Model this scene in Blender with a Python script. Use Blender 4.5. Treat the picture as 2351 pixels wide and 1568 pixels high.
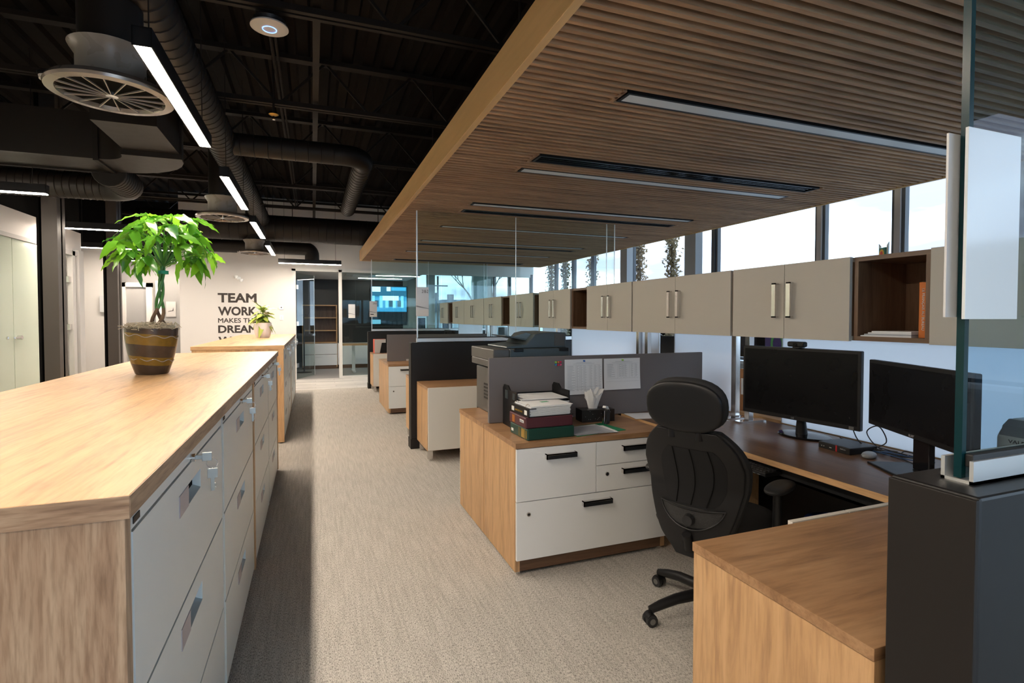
import bpy, bmesh, math, random
from mathutils import Vector, Matrix
random.seed(7)
for o in list(bpy.data.objects): bpy.data.objects.remove(o)
SC = bpy.context.scene
COL = SC.collection
R = math.radians

# ---------------------------------------------------------------- camera
cam = bpy.data.cameras.new('camera'); co = bpy.data.objects.new('camera', cam); COL.objects.link(co)
cam.sensor_width = 36; cam.lens = 1213.0 / 2351 * 36; cam.shift_y = -23.0 / 2351; cam.clip_start = .02; cam.clip_end = 400
co.location = (0, 0, 1.44); co.rotation_euler = (R(90 - 1.5), 0, R(-20.66))
SC.camera = co

# ---------------------------------------------------------------- world, exposure
SC.view_settings.view_transform = 'Standard'; SC.view_settings.look = 'None'
SC.view_settings.exposure = 1.72; SC.view_settings.gamma = 1; SC.view_settings.use_curve_mapping = False
W = bpy.data.worlds.new('overcast_sky'); SC.world = W; W.use_nodes = True
nt = W.node_tree; nt.nodes.clear()
def N(t, ty, **kw):
    n = t.nodes.new(ty)
    for k, v in kw.items(): setattr(n, k, v)
    return n
wo = N(nt, 'ShaderNodeOutputWorld'); bg = N(nt, 'ShaderNodeBackground')
tc = N(nt, 'ShaderNodeTexCoord'); mp = N(nt, 'ShaderNodeMapping'); mp.inputs['Scale'].default_value = (2.2, 2.2, 7)
nz = N(nt, 'ShaderNodeTexNoise'); nz.inputs['Scale'].default_value = 1.3; nz.inputs['Detail'].default_value = 5
cr = N(nt, 'ShaderNodeValToRGB')
cr.color_ramp.elements[0].position = .42; cr.color_ramp.elements[0].color = (.165, .195, .27, 1)
cr.color_ramp.elements[1].position = .62; cr.color_ramp.elements[1].color = (.62, .83, 1.0, 1)
nt.links.new(tc.outputs['Generated'], mp.inputs['Vector']); nt.links.new(mp.outputs[0], nz.inputs['Vector'])
nt.links.new(nz.outputs['Fac'], cr.inputs['Fac']); nt.links.new(cr.outputs[0], bg.inputs['Color'])
bg.inputs['Strength'].default_value = 1.8
nt.links.new(bg.outputs[0], wo.inputs[0])
LAMP = 48.0      # strength of the pendant diffusers
OFFICE = 9.0

# ---------------------------------------------------------------- materials
MATS = {}
def mat(name, col, rough=.5, metal=0, spec=.5, emit=None, es=0, bump=0, bscale=200):
    if name in MATS: return MATS[name]
    m = bpy.data.materials.new(name); m.use_nodes = True
    b = m.node_tree.nodes['Principled BSDF']
    b.inputs['Base Color'].default_value = (*col, 1); b.inputs['Roughness'].default_value = rough
    b.inputs['Metallic'].default_value = metal; b.inputs['Specular IOR Level'].default_value = spec
    if emit:
        b.inputs['Emission Color'].default_value = (*emit, 1); b.inputs['Emission Strength'].default_value = es
    t = m.node_tree
    tcn = N(t, 'ShaderNodeTexCoord'); n = N(t, 'ShaderNodeTexNoise'); n.inputs['Scale'].default_value = bscale
    t.links.new(tcn.outputs['Object'], n.inputs['Vector'])
    if bump:
        bp = N(t, 'ShaderNodeBump'); bp.inputs['Strength'].default_value = bump; bp.inputs['Distance'].default_value = .002
        t.links.new(n.outputs['Fac'], bp.inputs['Height']); t.links.new(bp.outputs[0], b.inputs['Normal'])
    else:
        mr = N(t, 'ShaderNodeMapRange'); mr.inputs['To Min'].default_value = max(0, rough - .03); mr.inputs['To Max'].default_value = min(1, rough + .03)
        n.inputs['Scale'].default_value = 12
        t.links.new(n.outputs['Fac'], mr.inputs['Value']); t.links.new(mr.outputs[0], b.inputs['Roughness'])
    MATS[name] = m; return m
def wood(name, axis, c0, c1, c2, rough=.42, sc=1.0, bands=.5):
    m = bpy.data.materials.new(name); m.use_nodes = True; t = m.node_tree; b = t.nodes['Principled BSDF']
    tcn = N(t, 'ShaderNodeTexCoord'); mp = N(t, 'ShaderNodeMapping')
    s = [14.0 * sc] * 3; s['xyz'.index(axis)] = 1.3 * sc
    mp.inputs['Scale'].default_value = s
    oi = N(t, 'ShaderNodeObjectInfo'); ad = N(t, 'ShaderNodeVectorMath', operation='ADD')
    mul = N(t, 'ShaderNodeVectorMath', operation='SCALE'); mul.inputs['Scale'].default_value = 17
    cb = N(t, 'ShaderNodeCombineXYZ')
    for i in range(3): t.links.new(oi.outputs['Random'], cb.inputs[i])
    t.links.new(cb.outputs[0], mul.inputs[0])
    t.links.new(tcn.outputs['Object'], mp.inputs[0]); t.links.new(mp.outputs[0], ad.inputs[0]); t.links.new(mul.outputs[0], ad.inputs[1])
    n1 = N(t, 'ShaderNodeTexNoise'); n1.inputs['Scale'].default_value = 1.0; n1.inputs['Detail'].default_value = 6; n1.inputs['Distortion'].default_value = .9
    n1.inputs['Roughness'].default_value = .6
    n2 = N(t, 'ShaderNodeTexNoise'); n2.inputs['Scale'].default_value = 7.0; n2.inputs['Detail'].default_value = 3
    t.links.new(ad.outputs[0], n1.inputs['Vector']); t.links.new(ad.outputs[0], n2.inputs['Vector'])
    r = N(t, 'ShaderNodeValToRGB'); e = r.color_ramp.elements
    e[0].position = .28; e[0].color = (*c0, 1); e[1].position = .72; e[1].color = (*c2, 1)
    k = e.new(.46); k.color = (*c1, 1)
    t.links.new(n1.outputs['Fac'], r.inputs['Fac'])
    r2 = N(t, 'ShaderNodeValToRGB'); r2.color_ramp.elements[0].position = .34; r2.color_ramp.elements[0].color = (.68, .64, .6, 1)
    r2.color_ramp.elements[1].position = .56; r2.color_ramp.elements[1].color = (1, 1, 1, 1)
    t.links.new(n2.outputs['Fac'], r2.inputs['Fac'])
    mx = N(t, 'ShaderNodeMixRGB', blend_type='MULTIPLY'); mx.inputs['Fac'].default_value = bands
    t.links.new(r.outputs[0], mx.inputs[1]); t.links.new(r2.outputs[0], mx.inputs[2])
    hs = N(t, 'ShaderNodeHueSaturation'); mr = N(t, 'ShaderNodeMapRange'); mr.inputs['To Min'].default_value = .88; mr.inputs['To Max'].default_value = 1.12
    t.links.new(oi.outputs['Random'], mr.inputs['Value']); t.links.new(mr.outputs[0], hs.inputs['Value'])
    t.links.new(mx.outputs[0], hs.inputs['Color']); t.links.new(hs.outputs[0], b.inputs['Base Color'])
    b.inputs['Roughness'].default_value = rough
    bp = N(t, 'ShaderNodeBump'); bp.inputs['Strength'].default_value = .12; bp.inputs['Distance'].default_value = .001
    t.links.new(n2.outputs['Fac'], bp.inputs['Height']); t.links.new(bp.outputs[0], b.inputs['Normal'])
    return m
OAK = dict(c0=(.36, .21, .11), c1=(.56, .335, .16), c2=(.65, .41, .21))
oak = {a: wood('oak_laminate_' + a, a, **OAK) for a in 'xyz'}
grey_oak = {a: wood('streaky_shaded_oak_' + a, a, (.15, .085, .050), (.33, .21, .13), (.46, .33, .22), sc=1.7, bands=.9) for a in 'xyz'}  # streaky edge banding oak; its darker tone also paints the near gable's shade
dim_brown_wood = {a: wood('dim_brown_laminate_' + a, a, (.085, .042, .024), (.155, .084, .047), (.205, .115, .066), rough=.34) for a in 'xyz'}  # desktop oak with dim light put into its colour; brown panels share it
mid_oak = {a: wood('shaded_oak_laminate_' + a, a, (.22, .115, .055), (.37, .205, .10), (.45, .27, .14), rough=.36) for a in 'xy'}  # same oak, darkened in colour for the weaker light on these tops
slatwood = wood('slat_timber', 'x', (.25, .135, .07), (.44, .25, .13), (.56, .34, .185), rough=.55, sc=.8, bands=.35)
fascwood = wood('fascia_timber', 'y', (.50, .30, .125), (.66, .42, .19), (.72, .48, .235), rough=.5, sc=.25, bands=.2)
def glassmat(name, tint, refl=1.0, rough=0.0, ior=1.45):
    m = bpy.data.materials.new(name); m.use_nodes = True; t = m.node_tree; t.nodes.clear()
    out = N(t, 'ShaderNodeOutputMaterial'); mx = N(t, 'ShaderNodeMixShader'); fr = N(t, 'ShaderNodeFresnel'); fr.inputs['IOR'].default_value = ior
    ge = N(t, 'ShaderNodeNewGeometry'); iv = N(t, 'ShaderNodeMath', operation='SUBTRACT'); iv.inputs[0].default_value = 1; ml = N(t, 'ShaderNodeMath', operation='MULTIPLY')
    t.links.new(ge.outputs['Backfacing'], iv.inputs[1]); t.links.new(fr.outputs[0], ml.inputs[0]); t.links.new(iv.outputs[0], ml.inputs[1])
    tr = N(t, 'ShaderNodeBsdfTransparent'); tr.inputs['Color'].default_value = (*tint, 1)
    gl = N(t, 'ShaderNodeBsdfGlossy'); gl.inputs['Roughness'].default_value = rough; gl.inputs['Color'].default_value = (refl, refl, refl, 1)
    t.links.new(ml.outputs[0], mx.inputs[0]); t.links.new(tr.outputs[0], mx.inputs[1]); t.links.new(gl.outputs[0], mx.inputs[2]); t.links.new(mx.outputs[0], out.inputs[0])
    return m
G_win = glassmat('window_glass', (.98, .99, 1))
G_part = glassmat('partition_glass', (.87, .935, .925))
G_dark = glassmat('office_glass', (.84, .89, .875), .9)
G_tintnear = glassmat('desk_screen_glass', (.72, .84, .91), .8)
def frost(name, col, tl=.6):
    m = bpy.data.materials.new(name); m.use_nodes = True; t = m.node_tree; t.nodes.clear()
    out = N(t, 'ShaderNodeOutputMaterial'); a = N(t, 'ShaderNodeBsdfTranslucent'); d = N(t, 'ShaderNodeBsdfPrincipled')
    a.inputs[0].default_value = (*col, 1); d.inputs['Base Color'].default_value = (*col, 1); d.inputs['Roughness'].default_value = .35
    mx = N(t, 'ShaderNodeMixShader'); mx.inputs[0].default_value = 1 - tl
    t.links.new(a.outputs[0], mx.inputs[1]); t.links.new(d.outputs[0], mx.inputs[2]); t.links.new(mx.outputs[0], out.inputs[0])
    return m
M_frost = frost('frosted_acrylic', (.97, .97, .98), .88)
M_frostgreen = mat('frosted_office_glass', (.56, .63, .53), .12, spec=.5)
M_white = mat('white_laminate', (.86, .885, .89), .3)
M_cream = mat('cream_laminate', (.74, .71, .65), .4)
M_taupe = mat('taupe_lacquer', (.47, .445, .395), .45)
M_steel = mat('pale_painted_steel', (.70, .745, .74), .38)
M_steel_d = mat('recess_painted_steel', (.42, .50, .54), .35)
M_chrome = mat('brushed_chrome', (.72, .70, .68), .16, 1)
M_alu = mat('aluminium', (.78, .80, .80), .35, .7)
M_plasticb = mat('black_plastic', (.009, .009, .010), .42, spec=.35)
M_rubber = mat('black_rubber', (.02, .02, .021), .6)
M_fabricb = mat('black_mesh_fabric', (.016, .016, .017), .8, bump=.5, bscale=900)
M_screen = mat('dark_screen', (.004, .004, .005), .28, spec=.2)
M_dark = mat('charcoal_panel', (.010, .010, .011), .42, spec=.4)
M_shoe = mat('charcoal_edge', (.015, .0125, .011), .55, spec=.3)
M_deck = mat('ceiling_black_paint', (.0065, .0045, .0034), .8, spec=.15)
M_joist = mat('joist_black_paint', (.013, .0095, .0072), .6, spec=.25)
M_duct = mat('duct_black_paint', (.013, .0095, .0072), .5, spec=.3)
M_col = mat('column_brown_paint', (.055, .045, .038), .45)
M_wall = mat('white_wall_paint', (.70, .675, .65), .7, bump=.1, bscale=120)
M_wallg = mat('grey_wall_paint', (.50, .49, .48), .7)
M_black = mat('matte_black', (.005, .005, .005), .9, spec=.08)
M_lamp = mat('lamp_diffuser', (1, 1, 1), .5, emit=(1.0, .86, .71), es=LAMP)
M_lampoff = mat('unlit_diffuser', (.80, .82, .82), .35)
M_lampof = mat('office_diffuser', (1, 1, 1), .5, emit=(1.0, .95, .88), es=OFFICE)
M_fabric = mat('grey_acoustic_fabric', (.17, .155, .155), .9, bump=.6, bscale=500)
M_paper = mat('white_paper', (.80, .82, .84), .7)
M_ink = mat('grey_ink', (.36, .38, .41), .8)
M_key = mat('key_metal', (.42, .43, .41), .3, 1)
M_letters = mat('dark_brown_letters', (.035, .026, .022), .5)
M_glassedge = mat('teal_glass_edge', (.002, .030, .036), .25, spec=.3)
M_plate = mat('silver_nameplate', (.62, .63, .64), .35)
M_platew = mat('glossy_white_plate', (.70, .76, .79), .15)

def fabricmat():
    m = bpy.data.materials.new('loop_carpet'); m.use_nodes = True; t = m.node_tree; b = t.nodes['Principled BSDF']
    tcn = N(t, 'ShaderNodeTexCoord'); mp = N(t, 'ShaderNodeMapping'); mp.inputs['Scale'].default_value = (330, 85, 1)
    n1 = N(t, 'ShaderNodeTexNoise'); n1.inputs['Scale'].default_value = 1; n1.inputs['Detail'].default_value = 2
    mp2 = N(t, 'ShaderNodeMapping'); mp2.inputs['Scale'].default_value = (75, 3.5, 1)
    n2 = N(t, 'ShaderNodeTexNoise'); n2.inputs['Scale'].default_value = 1; n2.inputs['Detail'].default_value = 4; n2.inputs['Roughness'].default_value = .65
    t.links.new(tcn.outputs['Object'], mp.inputs[0]); t.links.new(tcn.outputs['Object'], mp2.inputs[0])
    t.links.new(mp.outputs[0], n1.inputs['Vector']); t.links.new(mp2.outputs[0], n2.inputs['Vector'])
    r1 = N(t, 'ShaderNodeValToRGB'); r1.color_ramp.elements[0].position = .33; r1.color_ramp.elements[0].color = (.245, .228, .205, 1)
    r1.color_ramp.elements[1].position = .56; r1.color_ramp.elements[1].color = (.61, .58, .53, 1)
    r2 = N(t, 'ShaderNodeValToRGB'); r2.color_ramp.elements[0].position = .3; r2.color_ramp.elements[0].color = (.66, .65, .64, 1)
    r2.color_ramp.elements[1].position = .62; r2.color_ramp.elements[1].color = (1, 1, 1, 1)
    mx = N(t, 'ShaderNodeMixRGB', blend_type='MULTIPLY'); mx.inputs[0].default_value = .7
    t.links.new(n1.outputs['Fac'], r1.inputs[0]); t.links.new(n2.outputs['Fac'], r2.inputs[0])
    t.links.new(r1.outputs[0], mx.inputs[1]); t.links.new(r2.outputs[0], mx.inputs[2]); t.links.new(mx.outputs[0], b.inputs['Base Color'])
    b.inputs['Roughness'].default_value = .95; b.inputs['Specular IOR Level'].default_value = .15
    bp = N(t, 'ShaderNodeBump'); bp.inputs['Strength'].default_value = .5; bp.inputs['Distance'].default_value = .003
    t.links.new(n1.outputs['Fac'], bp.inputs['Height']); t.links.new(bp.outputs[0], b.inputs['Normal'])
    return m
M_carpet = fabricmat()

# ---------------------------------------------------------------- mesh helpers
class MB:
    def __init__(s): s.v = []; s.f = []
    def add(s, vs, fs):
        o = len(s.v); s.v += [tuple(p) for p in vs]; s.f += [tuple(i + o for i in f) for f in fs]; return s
    def box(s, x0, x1, y0, y1, z0, z1, rot=None, c=None):
        vs = [Vector((x, y, z)) for x in (x0, x1) for y in (y0, y1) for z in (z0, z1)]
        if rot is not None:
            M = Matrix.Rotation(rot, 3, 'Z'); cc = Vector(c) if c else Vector(((x0 + x1) / 2, (y0 + y1) / 2, 0))
            vs = [M @ (p - cc) + cc for p in vs]
        return s.add(vs, [(0, 1, 3, 2), (4, 6, 7, 5), (0, 4, 5, 1), (2, 3, 7, 6), (0, 2, 6, 4), (1, 5, 7, 3)])
    def bar(s, a, b, w, h=None, up=(0, 0, 1)):
        a = Vector(a); b = Vector(b); h = h or w; d = (b - a).normalized(); u = Vector(up)
        if abs(d.dot(u)) > .98: u = Vector((1, 0, 0))
        r = d.cross(u).normalized(); u = r.cross(d)
        vs = [p + r * (i * w / 2) + u * (j * h / 2) for p in (a, b) for i, j in ((-1, -1), (1, -1), (1, 1), (-1, 1))]
        return s.add(vs, [(3, 2, 1, 0), (4, 5, 6, 7), (0, 1, 5, 4), (1, 2, 6, 5), (2, 3, 7, 6), (3, 0, 4, 7)])
    def tube(s, pts, r, n=10, cap=True):
        pts = [Vector(p) for p in pts]; rs = r if isinstance(r, (list, tuple)) else [r] * len(pts)
        vs = []; fs = []; prev = None
        for i, p in enumerate(pts):
            d = (pts[min(i + 1, len(pts) - 1)] - pts[max(i - 1, 0)]).normalized()
            if prev is None:
                u = Vector((0, 0, 1)) if abs(d.z) < .9 else Vector((1, 0, 0)); a = d.cross(u).normalized()
            else: a = (prev - d * prev.dot(d)).normalized()
            prev = a; b = d.cross(a)
            for k in range(n):
                t = 2 * math.pi * k / n; vs.append(p + (a * math.cos(t) + b * math.sin(t)) * rs[i])
        for i in range(len(pts) - 1):
            for k in range(n):
                k2 = (k + 1) % n; fs.append((i * n + k, (i + 1) * n + k, (i + 1) * n + k2, i * n + k2))
        if cap: fs.append(tuple(range(n))); fs.append(tuple((len(pts) - 1) * n + k for k in reversed(range(n))))
        return s.add(vs, fs)
    def cyl(s, a, b, r, n=16, r2=None): return s.tube([a, b], [r, r2 if r2 is not None else r], n)
    def lathe(s, prof, c=(0, 0, 0), n=32, closed=False):
        vs = []; fs = []
        for r, z in prof:
            for k in range(n):
                t = 2 * math.pi * k / n; vs.append((c[0] + r * math.cos(t), c[1] + r * math.sin(t), c[2] + z))
        m = len(prof)
        for i in range(m - 1 + (1 if closed else 0)):
            j = (i + 1) % m
            for k in range(n):
                k2 = (k + 1) % n; fs.append((i * n + k, i * n + k2, j * n + k2, j * n + k))
        if not closed: fs.append(tuple(reversed(range(n)))); fs.append(tuple((m - 1) * n + k for k in range(n)))
        return s.add(vs, fs)
    def prism(s, pts, axis, a, b):
        """closed outline pts (2-D) extruded along axis between a and b"""
        def P(p, t):
            return {'x': (t, p[0], p[1]), 'y': (p[0], t, p[1]), 'z': (p[0], p[1], t)}[axis]
        n = len(pts); vs = [P(p, a) for p in pts] + [P(p, b) for p in pts]
        fs = [tuple(range(n)), tuple(reversed(range(n, 2 * n)))] + [(i, i + n, (i + 1) % n + n, (i + 1) % n) for i in range(n)]
        return s.add(vs, fs)
    def pad(s, c, U, V, Nn, a, b, th, ex=2.6, nu=12, nv=32, bulge=.5):
        """rounded cushion: super-ellipse outline in U,V with domed faces along Nn"""
        c = Vector(c); U = Vector(U).normalized(); V = Vector(V).normalized(); Nn = Vector(Nn).normalized()
        prof = [(0, 1)] + [(math.sin(q * math.pi / 2) if q < 1 else 1, 0) for q in ()]
        rings = []
        for q in range(0, nu + 1):
            ph = math.pi * q / nu; rr = math.sin(ph) ** bulge if 0 < ph < math.pi else 0; hh = math.cos(ph) * th / 2
            rings.append((rr, hh))
        vs = []; fs = []
        for rr, hh in rings:
            for k in range(nv):
                t = 2 * math.pi * k / nv; ct, st = math.cos(t), math.sin(t)
                x = a * math.copysign(abs(ct) ** (2 / ex), ct); y = b * math.copysign(abs(st) ** (2 / ex), st)
                vs.append(c + U * x * rr + V * y * rr + Nn * hh)
        for i in range(len(rings) - 1):
            for k in range(nv):
                k2 = (k + 1) % nv; fs.append((i * nv + k, (i + 1) * nv + k, (i + 1) * nv + k2, i * nv + k2))
        return s.add(vs, fs)
    def mesh(s, name, m, smooth=False, recalc=True):
        me = bpy.data.meshes.new(name); me.from_pydata(s.v, [], s.f)
        if recalc:
            bm = bmesh.new(); bm.from_mesh(me); bmesh.ops.remove_doubles(bm, verts=bm.verts, dist=1e-6)
            bmesh.ops.recalc_face_normals(bm, faces=bm.faces); bm.to_mesh(me); bm.free()
        if smooth:
            me.shade_smooth(); me.set_sharp_from_angle(angle=R(35))
        me.materials.append(m); me.update(); return me
def part(name, mb, m, parent=None, smooth=False, kind=None, label=None, bevel=0, recalc=True):
    me = mb if isinstance(mb, bpy.types.Mesh) else mb.mesh(name, m, smooth, recalc)
    o = bpy.data.objects.new(name, me); COL.objects.link(o)
    if parent: o.parent = parent
    if kind: o['kind'] = kind
    if label: o['label'] = label
    if bevel:
        b = o.modifiers.new('edge', 'BEVEL'); b.width = bevel; b.segments = 2; b.limit_method = 'ANGLE'; b.angle_limit = R(40)
    return o
def thing(name, label, cat, loc=(0, 0, 0), rz=0, group=None):
    o = bpy.data.objects.new(name, None); COL.objects.link(o); o.location = loc; o.rotation_euler = (0, 0, rz); o.empty_display_size = .05
    o['label'] = label; o['category'] = cat
    if group: o['group'] = group
    return o
def tag(o, label, cat, group=None):
    o['label'] = label; o['category'] = cat
    if group: o['group'] = group
    return o
def struct(name, mb, m, parent=None, label=None, **k):
    o = part(name, mb, m, parent, **k)
    if not parent: o['kind'] = 'structure'
    if label: o['label'] = label
    return o
def kids(o): return [c for c in bpy.data.objects if c.parent == o]
def dup(o, loc=None, rz=None, label=None, parent=None, group=None):
    c = o.copy(); COL.objects.link(c)
    if parent: c.parent = parent
    if loc is not None: c.location = loc
    if rz is not None: c.rotation_euler = (0, 0, rz)
    if label: c['label'] = label
    if group: c['group'] = group
    for k in kids(o): dup(k, parent=c)
    return c
def text(name, s, m, loc, rot, h=None, w=None, size=.1, parent=None, bold=0, ext=.001, label=None, center=False):
    cu = bpy.data.curves.new(name, 'FONT'); cu.body = s; cu.size = size; cu.extrude = ext; cu.bevel_depth = bold * size; cu.bevel_resolution = 1; cu.resolution_u = 3
    o = bpy.data.objects.new(name, cu); COL.objects.link(o)
    dg = bpy.context.evaluated_depsgraph_get(); me = bpy.data.meshes.new_from_object(o.evaluated_get(dg))
    bpy.data.objects.remove(o); bpy.data.curves.remove(cu)
    xs = [v.co.x for v in me.vertices]; ys = [v.co.y for v in me.vertices]
    x0, x1, y0, y1 = min(xs), max(xs), min(ys), max(ys)
    sx = (w / (x1 - x0)) if w else 1; sy = (h / (y1 - y0)) if h else sx
    if h and not w: sx = sy
    for v in me.vertices:
        v.co.x = (v.co.x - x0) * sx; v.co.y = (v.co.y - y0) * sy
        v.co.z = max(-.0012, min(.0012, v.co.z))
        if center: v.co.x -= (x1 - x0) * sx / 2
    me.materials.clear(); me.materials.append(m); me.name = name
    o = bpy.data.objects.new(name, me); COL.objects.link(o); o.location = loc; o.rotation_euler = rot
    if parent: o.parent = parent
    if label: o['label'] = label
    return o
FACE_Y = (R(90), 0, 0)          # read by someone looking along +Y
FACE_X = (R(90), 0, R(-90))     # read by someone looking along +X

# ================================================================ SETTING
XL, XR, YB, YF, ZD = -3.5, 5.5, -3.0, 13.2, 4.15
struct('floor', MB().box(-7, 5.8, YB - .1, 11.25, -.1, 0), M_carpet)
# pale planks by the far office: every plank a part
M_plank = wood('pale_vinyl_plank', 'x', (.52, .49, .45), (.66, .63, .59), (.74, .71, .67), rough=.45, bands=.25)
vf = struct('floor_planks', MB().box(-7, 5.8, 11.25, 17.2, -.1, -.004), mat('plank_joint', (.35, .33, .31), .7))
pl_me = MB().box(0, 1.195, 0, .195, -.004, .001).mesh('plank', M_plank)
for j in range(10):
    for i in range(4):
        o = part('plank', pl_me, M_plank, vf); o.location = (-1.15 + i * 1.2 + (j % 3) * .4 - .4, 11.255 + j * .2, 0)
struct('wall_back', MB().box(-7, -.6, YB - .15, YB, 0, ZD).box(-.6, 5.8, YB - .15, YB, 2.45, ZD), M_wallg)
for q in range(4):   # glazed street front behind the camera
    xa = -.6 + q * 1.55
    f_ = part('window_%d' % (30 + q), MB().box(xa, xa + .05, YB - .1, YB, 0, 2.45).box(xa + 1.5, xa + 1.55, YB - .1, YB, 0, 2.45).box(xa, xa + 1.55, YB - .1, YB, 0, .08).box(xa, xa + 1.55, YB - .1, YB, 2.37, 2.45), M_shoe); f_['kind'] = 'structure'
    part('pane', MB().box(xa + .05, xa + 1.5, YB - .055, YB - .047, .08, 2.37), G_win, f_)
# left side: bulkhead above glass fronts, then white walls
struct('wall_left', MB().box(XL - .12, XL, YB, 10.5, 2.47, 2.80).box(XL - .12, XL, YB, 2.0, 0, 2.47).box(XL - .12, XL, 10.38, 10.5, 0, 2.47), M_wall)
struct('wall_left_upper', MB().box(XL - .14, XL - .02, YB, 10.5, 2.80, ZD).box(-7, -2.7, 14.6, 14.7, 2.85, ZD).box(-7, XL - .05, 12.6, 12.68, 2.82, ZD), M_black)
struct('wall_left_office', MB().box(-7, -6.9, YB, 16, 0, ZD).box(-7, XL - .12, 10.5, 10.6, 0, 2.8), M_wall)
struct('wall_side_hall', MB().box(-5.2, -3.72, 12.6, 12.72, 0, 2.82), M_wall)
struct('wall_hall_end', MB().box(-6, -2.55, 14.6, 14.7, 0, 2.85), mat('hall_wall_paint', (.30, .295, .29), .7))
wf = struct('wall_far', MB().box(-2.68, -.42, YF, YF + .14, 0, ZD).box(-.42, 5.6, YF, YF + .14, 2.60, ZD).box(-2.68, -2.56, YF + .14, 14.6, 0, 2.9), M_wall)
struct('baseboard_far', MB().box(-2.68, -.44, YF - .012, YF, 0, .1), M_wallg)
# deck: corrugated, ribs run along Y
mb = MB(); pr = []
x = -7.0
while x < 5.8:
    pr += [(x, ZD), (x + .10, ZD), (x + .125, ZD + .045), (x + .19, ZD + .045)]; x += .215
n = len(pr)
mb.add([(p[0], YB, p[1]) for p in pr] + [(p[0], 17, p[1]) for p in pr], [(i, i + 1, i + 1 + n, i + n) for i in range(n - 1)])
struct('ceiling', mb, M_deck, recalc=False)
struct('roof_slab', MB().box(-7.1, 5.9, YB - .1, 17.2, ZD + .06, ZD + .2), M_deck)
# right window wall
cuts = [-2.9, -1.1, .7, 2.65, 3.64, 4.52, 6.25, 8.42, 9.88, 10.77, 11.7, 13.3, 15.0, 16.4]
M_mull = mat('mullion_taupe_paint', (.42, .38, .37), .5); M_frame = mat('window_frame_dark', (.055, .062, .075), .4)
struct('wall_right', MB().box(XR, XR + .2, YB, 17, 0, .82).box(XR, XR + .2, YB, 17, 3.25, ZD), M_wallg)
struct('trim_1', MB().box(XR - .12, XR + .02, YB, 17, .82, .86), M_white)
for i, y in enumerate(cuts):
    w = .045 if i in (6, 8, 9, 10) else .06
    struct('trim_%d' % (i + 2), MB().box(XR + .02, XR + .12, y - w / 2, y + w / 2, .86, 3.25), M_mull if i not in (6, 8, 9, 10) else M_frame, label='window mullion')
for i in range(len(cuts) - 1):
    a, b = cuts[i] + .03, cuts[i + 1] - .03
    fr = MB(); t = .035
    fr.box(XR + .04, XR + .1, a, a + t, .86, 3.25).box(XR + .04, XR + .1, b - t, b, .86, 3.25).box(XR + .04, XR + .1, a, b, .86, .86 + t).box(XR + .04, XR + .1, a, b, 3.25 - t, 3.25)
    f = part('window_%d' % (i + 1), fr, M_frame); f['kind'] = 'structure'
    part('pane', MB().box(XR + .066, XR + .074, a + t, b - t, .9, 3.21), G_win, f)
for k, (a, b) in enumerate(((6.47, 6.72), (8.32, 8.54))):
    struct('trim_%d' % (20 + k), MB().box(XR - .12, XR + .01, a, b, 0, 3.9), mat('pier_grey_paint', (.33, .34, .36), .6), label='grey pier between windows')
struct('ground', MB().box(5.9, 90, -40, 90, -.5, -.3).box(-40, 90, 17.4, 120, -.5, -.3), mat('asphalt_ground', (.16, .165, .17), .9))

# ---- office behind the glass at the far end
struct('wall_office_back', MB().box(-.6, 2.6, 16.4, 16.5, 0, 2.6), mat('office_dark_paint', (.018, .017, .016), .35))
struct('wall_office_back_green', MB().box(2.6, 3.0, 16.4, 16.5, 0, 2.6).box(3.0, 4.95, 16.4, 16.5, 0, .85).box(4.85, 5.5, 16.4, 16.5, 0, 2.6).box(-1, 2.7, 16.42, 16.52, 2.6, ZD).box(2.6, 5.6, 16.42, 16.52, 3.15, ZD).box(2.6, 3.0, 16.4, 16.5, 2.6, 3.2).box(4.85, 5.5, 16.4, 16.5, 2.6, 3.2), mat('office_green_grey_paint', (.30, .34, .32), .6))
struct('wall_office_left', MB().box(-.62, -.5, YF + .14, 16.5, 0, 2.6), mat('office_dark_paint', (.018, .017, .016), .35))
struct('ceiling_office', MB().box(-.6, 2.7, YF + .14, 16.4, 2.56, 2.62), M_wall)
fr = MB().box(3.0, 3.04, 16.38, 16.46, .85, 3.15).box(4.81, 4.85, 16.38, 16.46, .85, 3.15).box(3.0, 4.85, 16.38, 16.46, .85, .93).box(3.33, 3.60, 16.39, 16.45, .85, 3.15)
w = part('window_20', fr, M_wall); w['kind'] = 'structure'
part('pane', MB().box(3.07, 4.78, 16.415, 16.425, .93, 3.15), G_win, w)
# glass front of the far office
gf = struct('window_21', MB().box(-.44, -.36, YF - .02, YF + .10, 0, 2.57).box(.58, .655, YF - .02, YF + .10, 0, 2.57).box(-.44, 5.5, YF - .02, YF + .10, 2.52, 2.60).box(.655, 5.5, YF - .01, YF + .09, 0, .05), mat('office_frame_paint', (.66, .66, .64), .4))
for a, b in ((.66, 1.86), (1.87, 3.07), (3.08, 4.28), (4.29, 5.48)):
    part('pane', MB().box(a, b, YF + .03, YF + .042, .05, 2.52), G_dark, gf)
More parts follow.
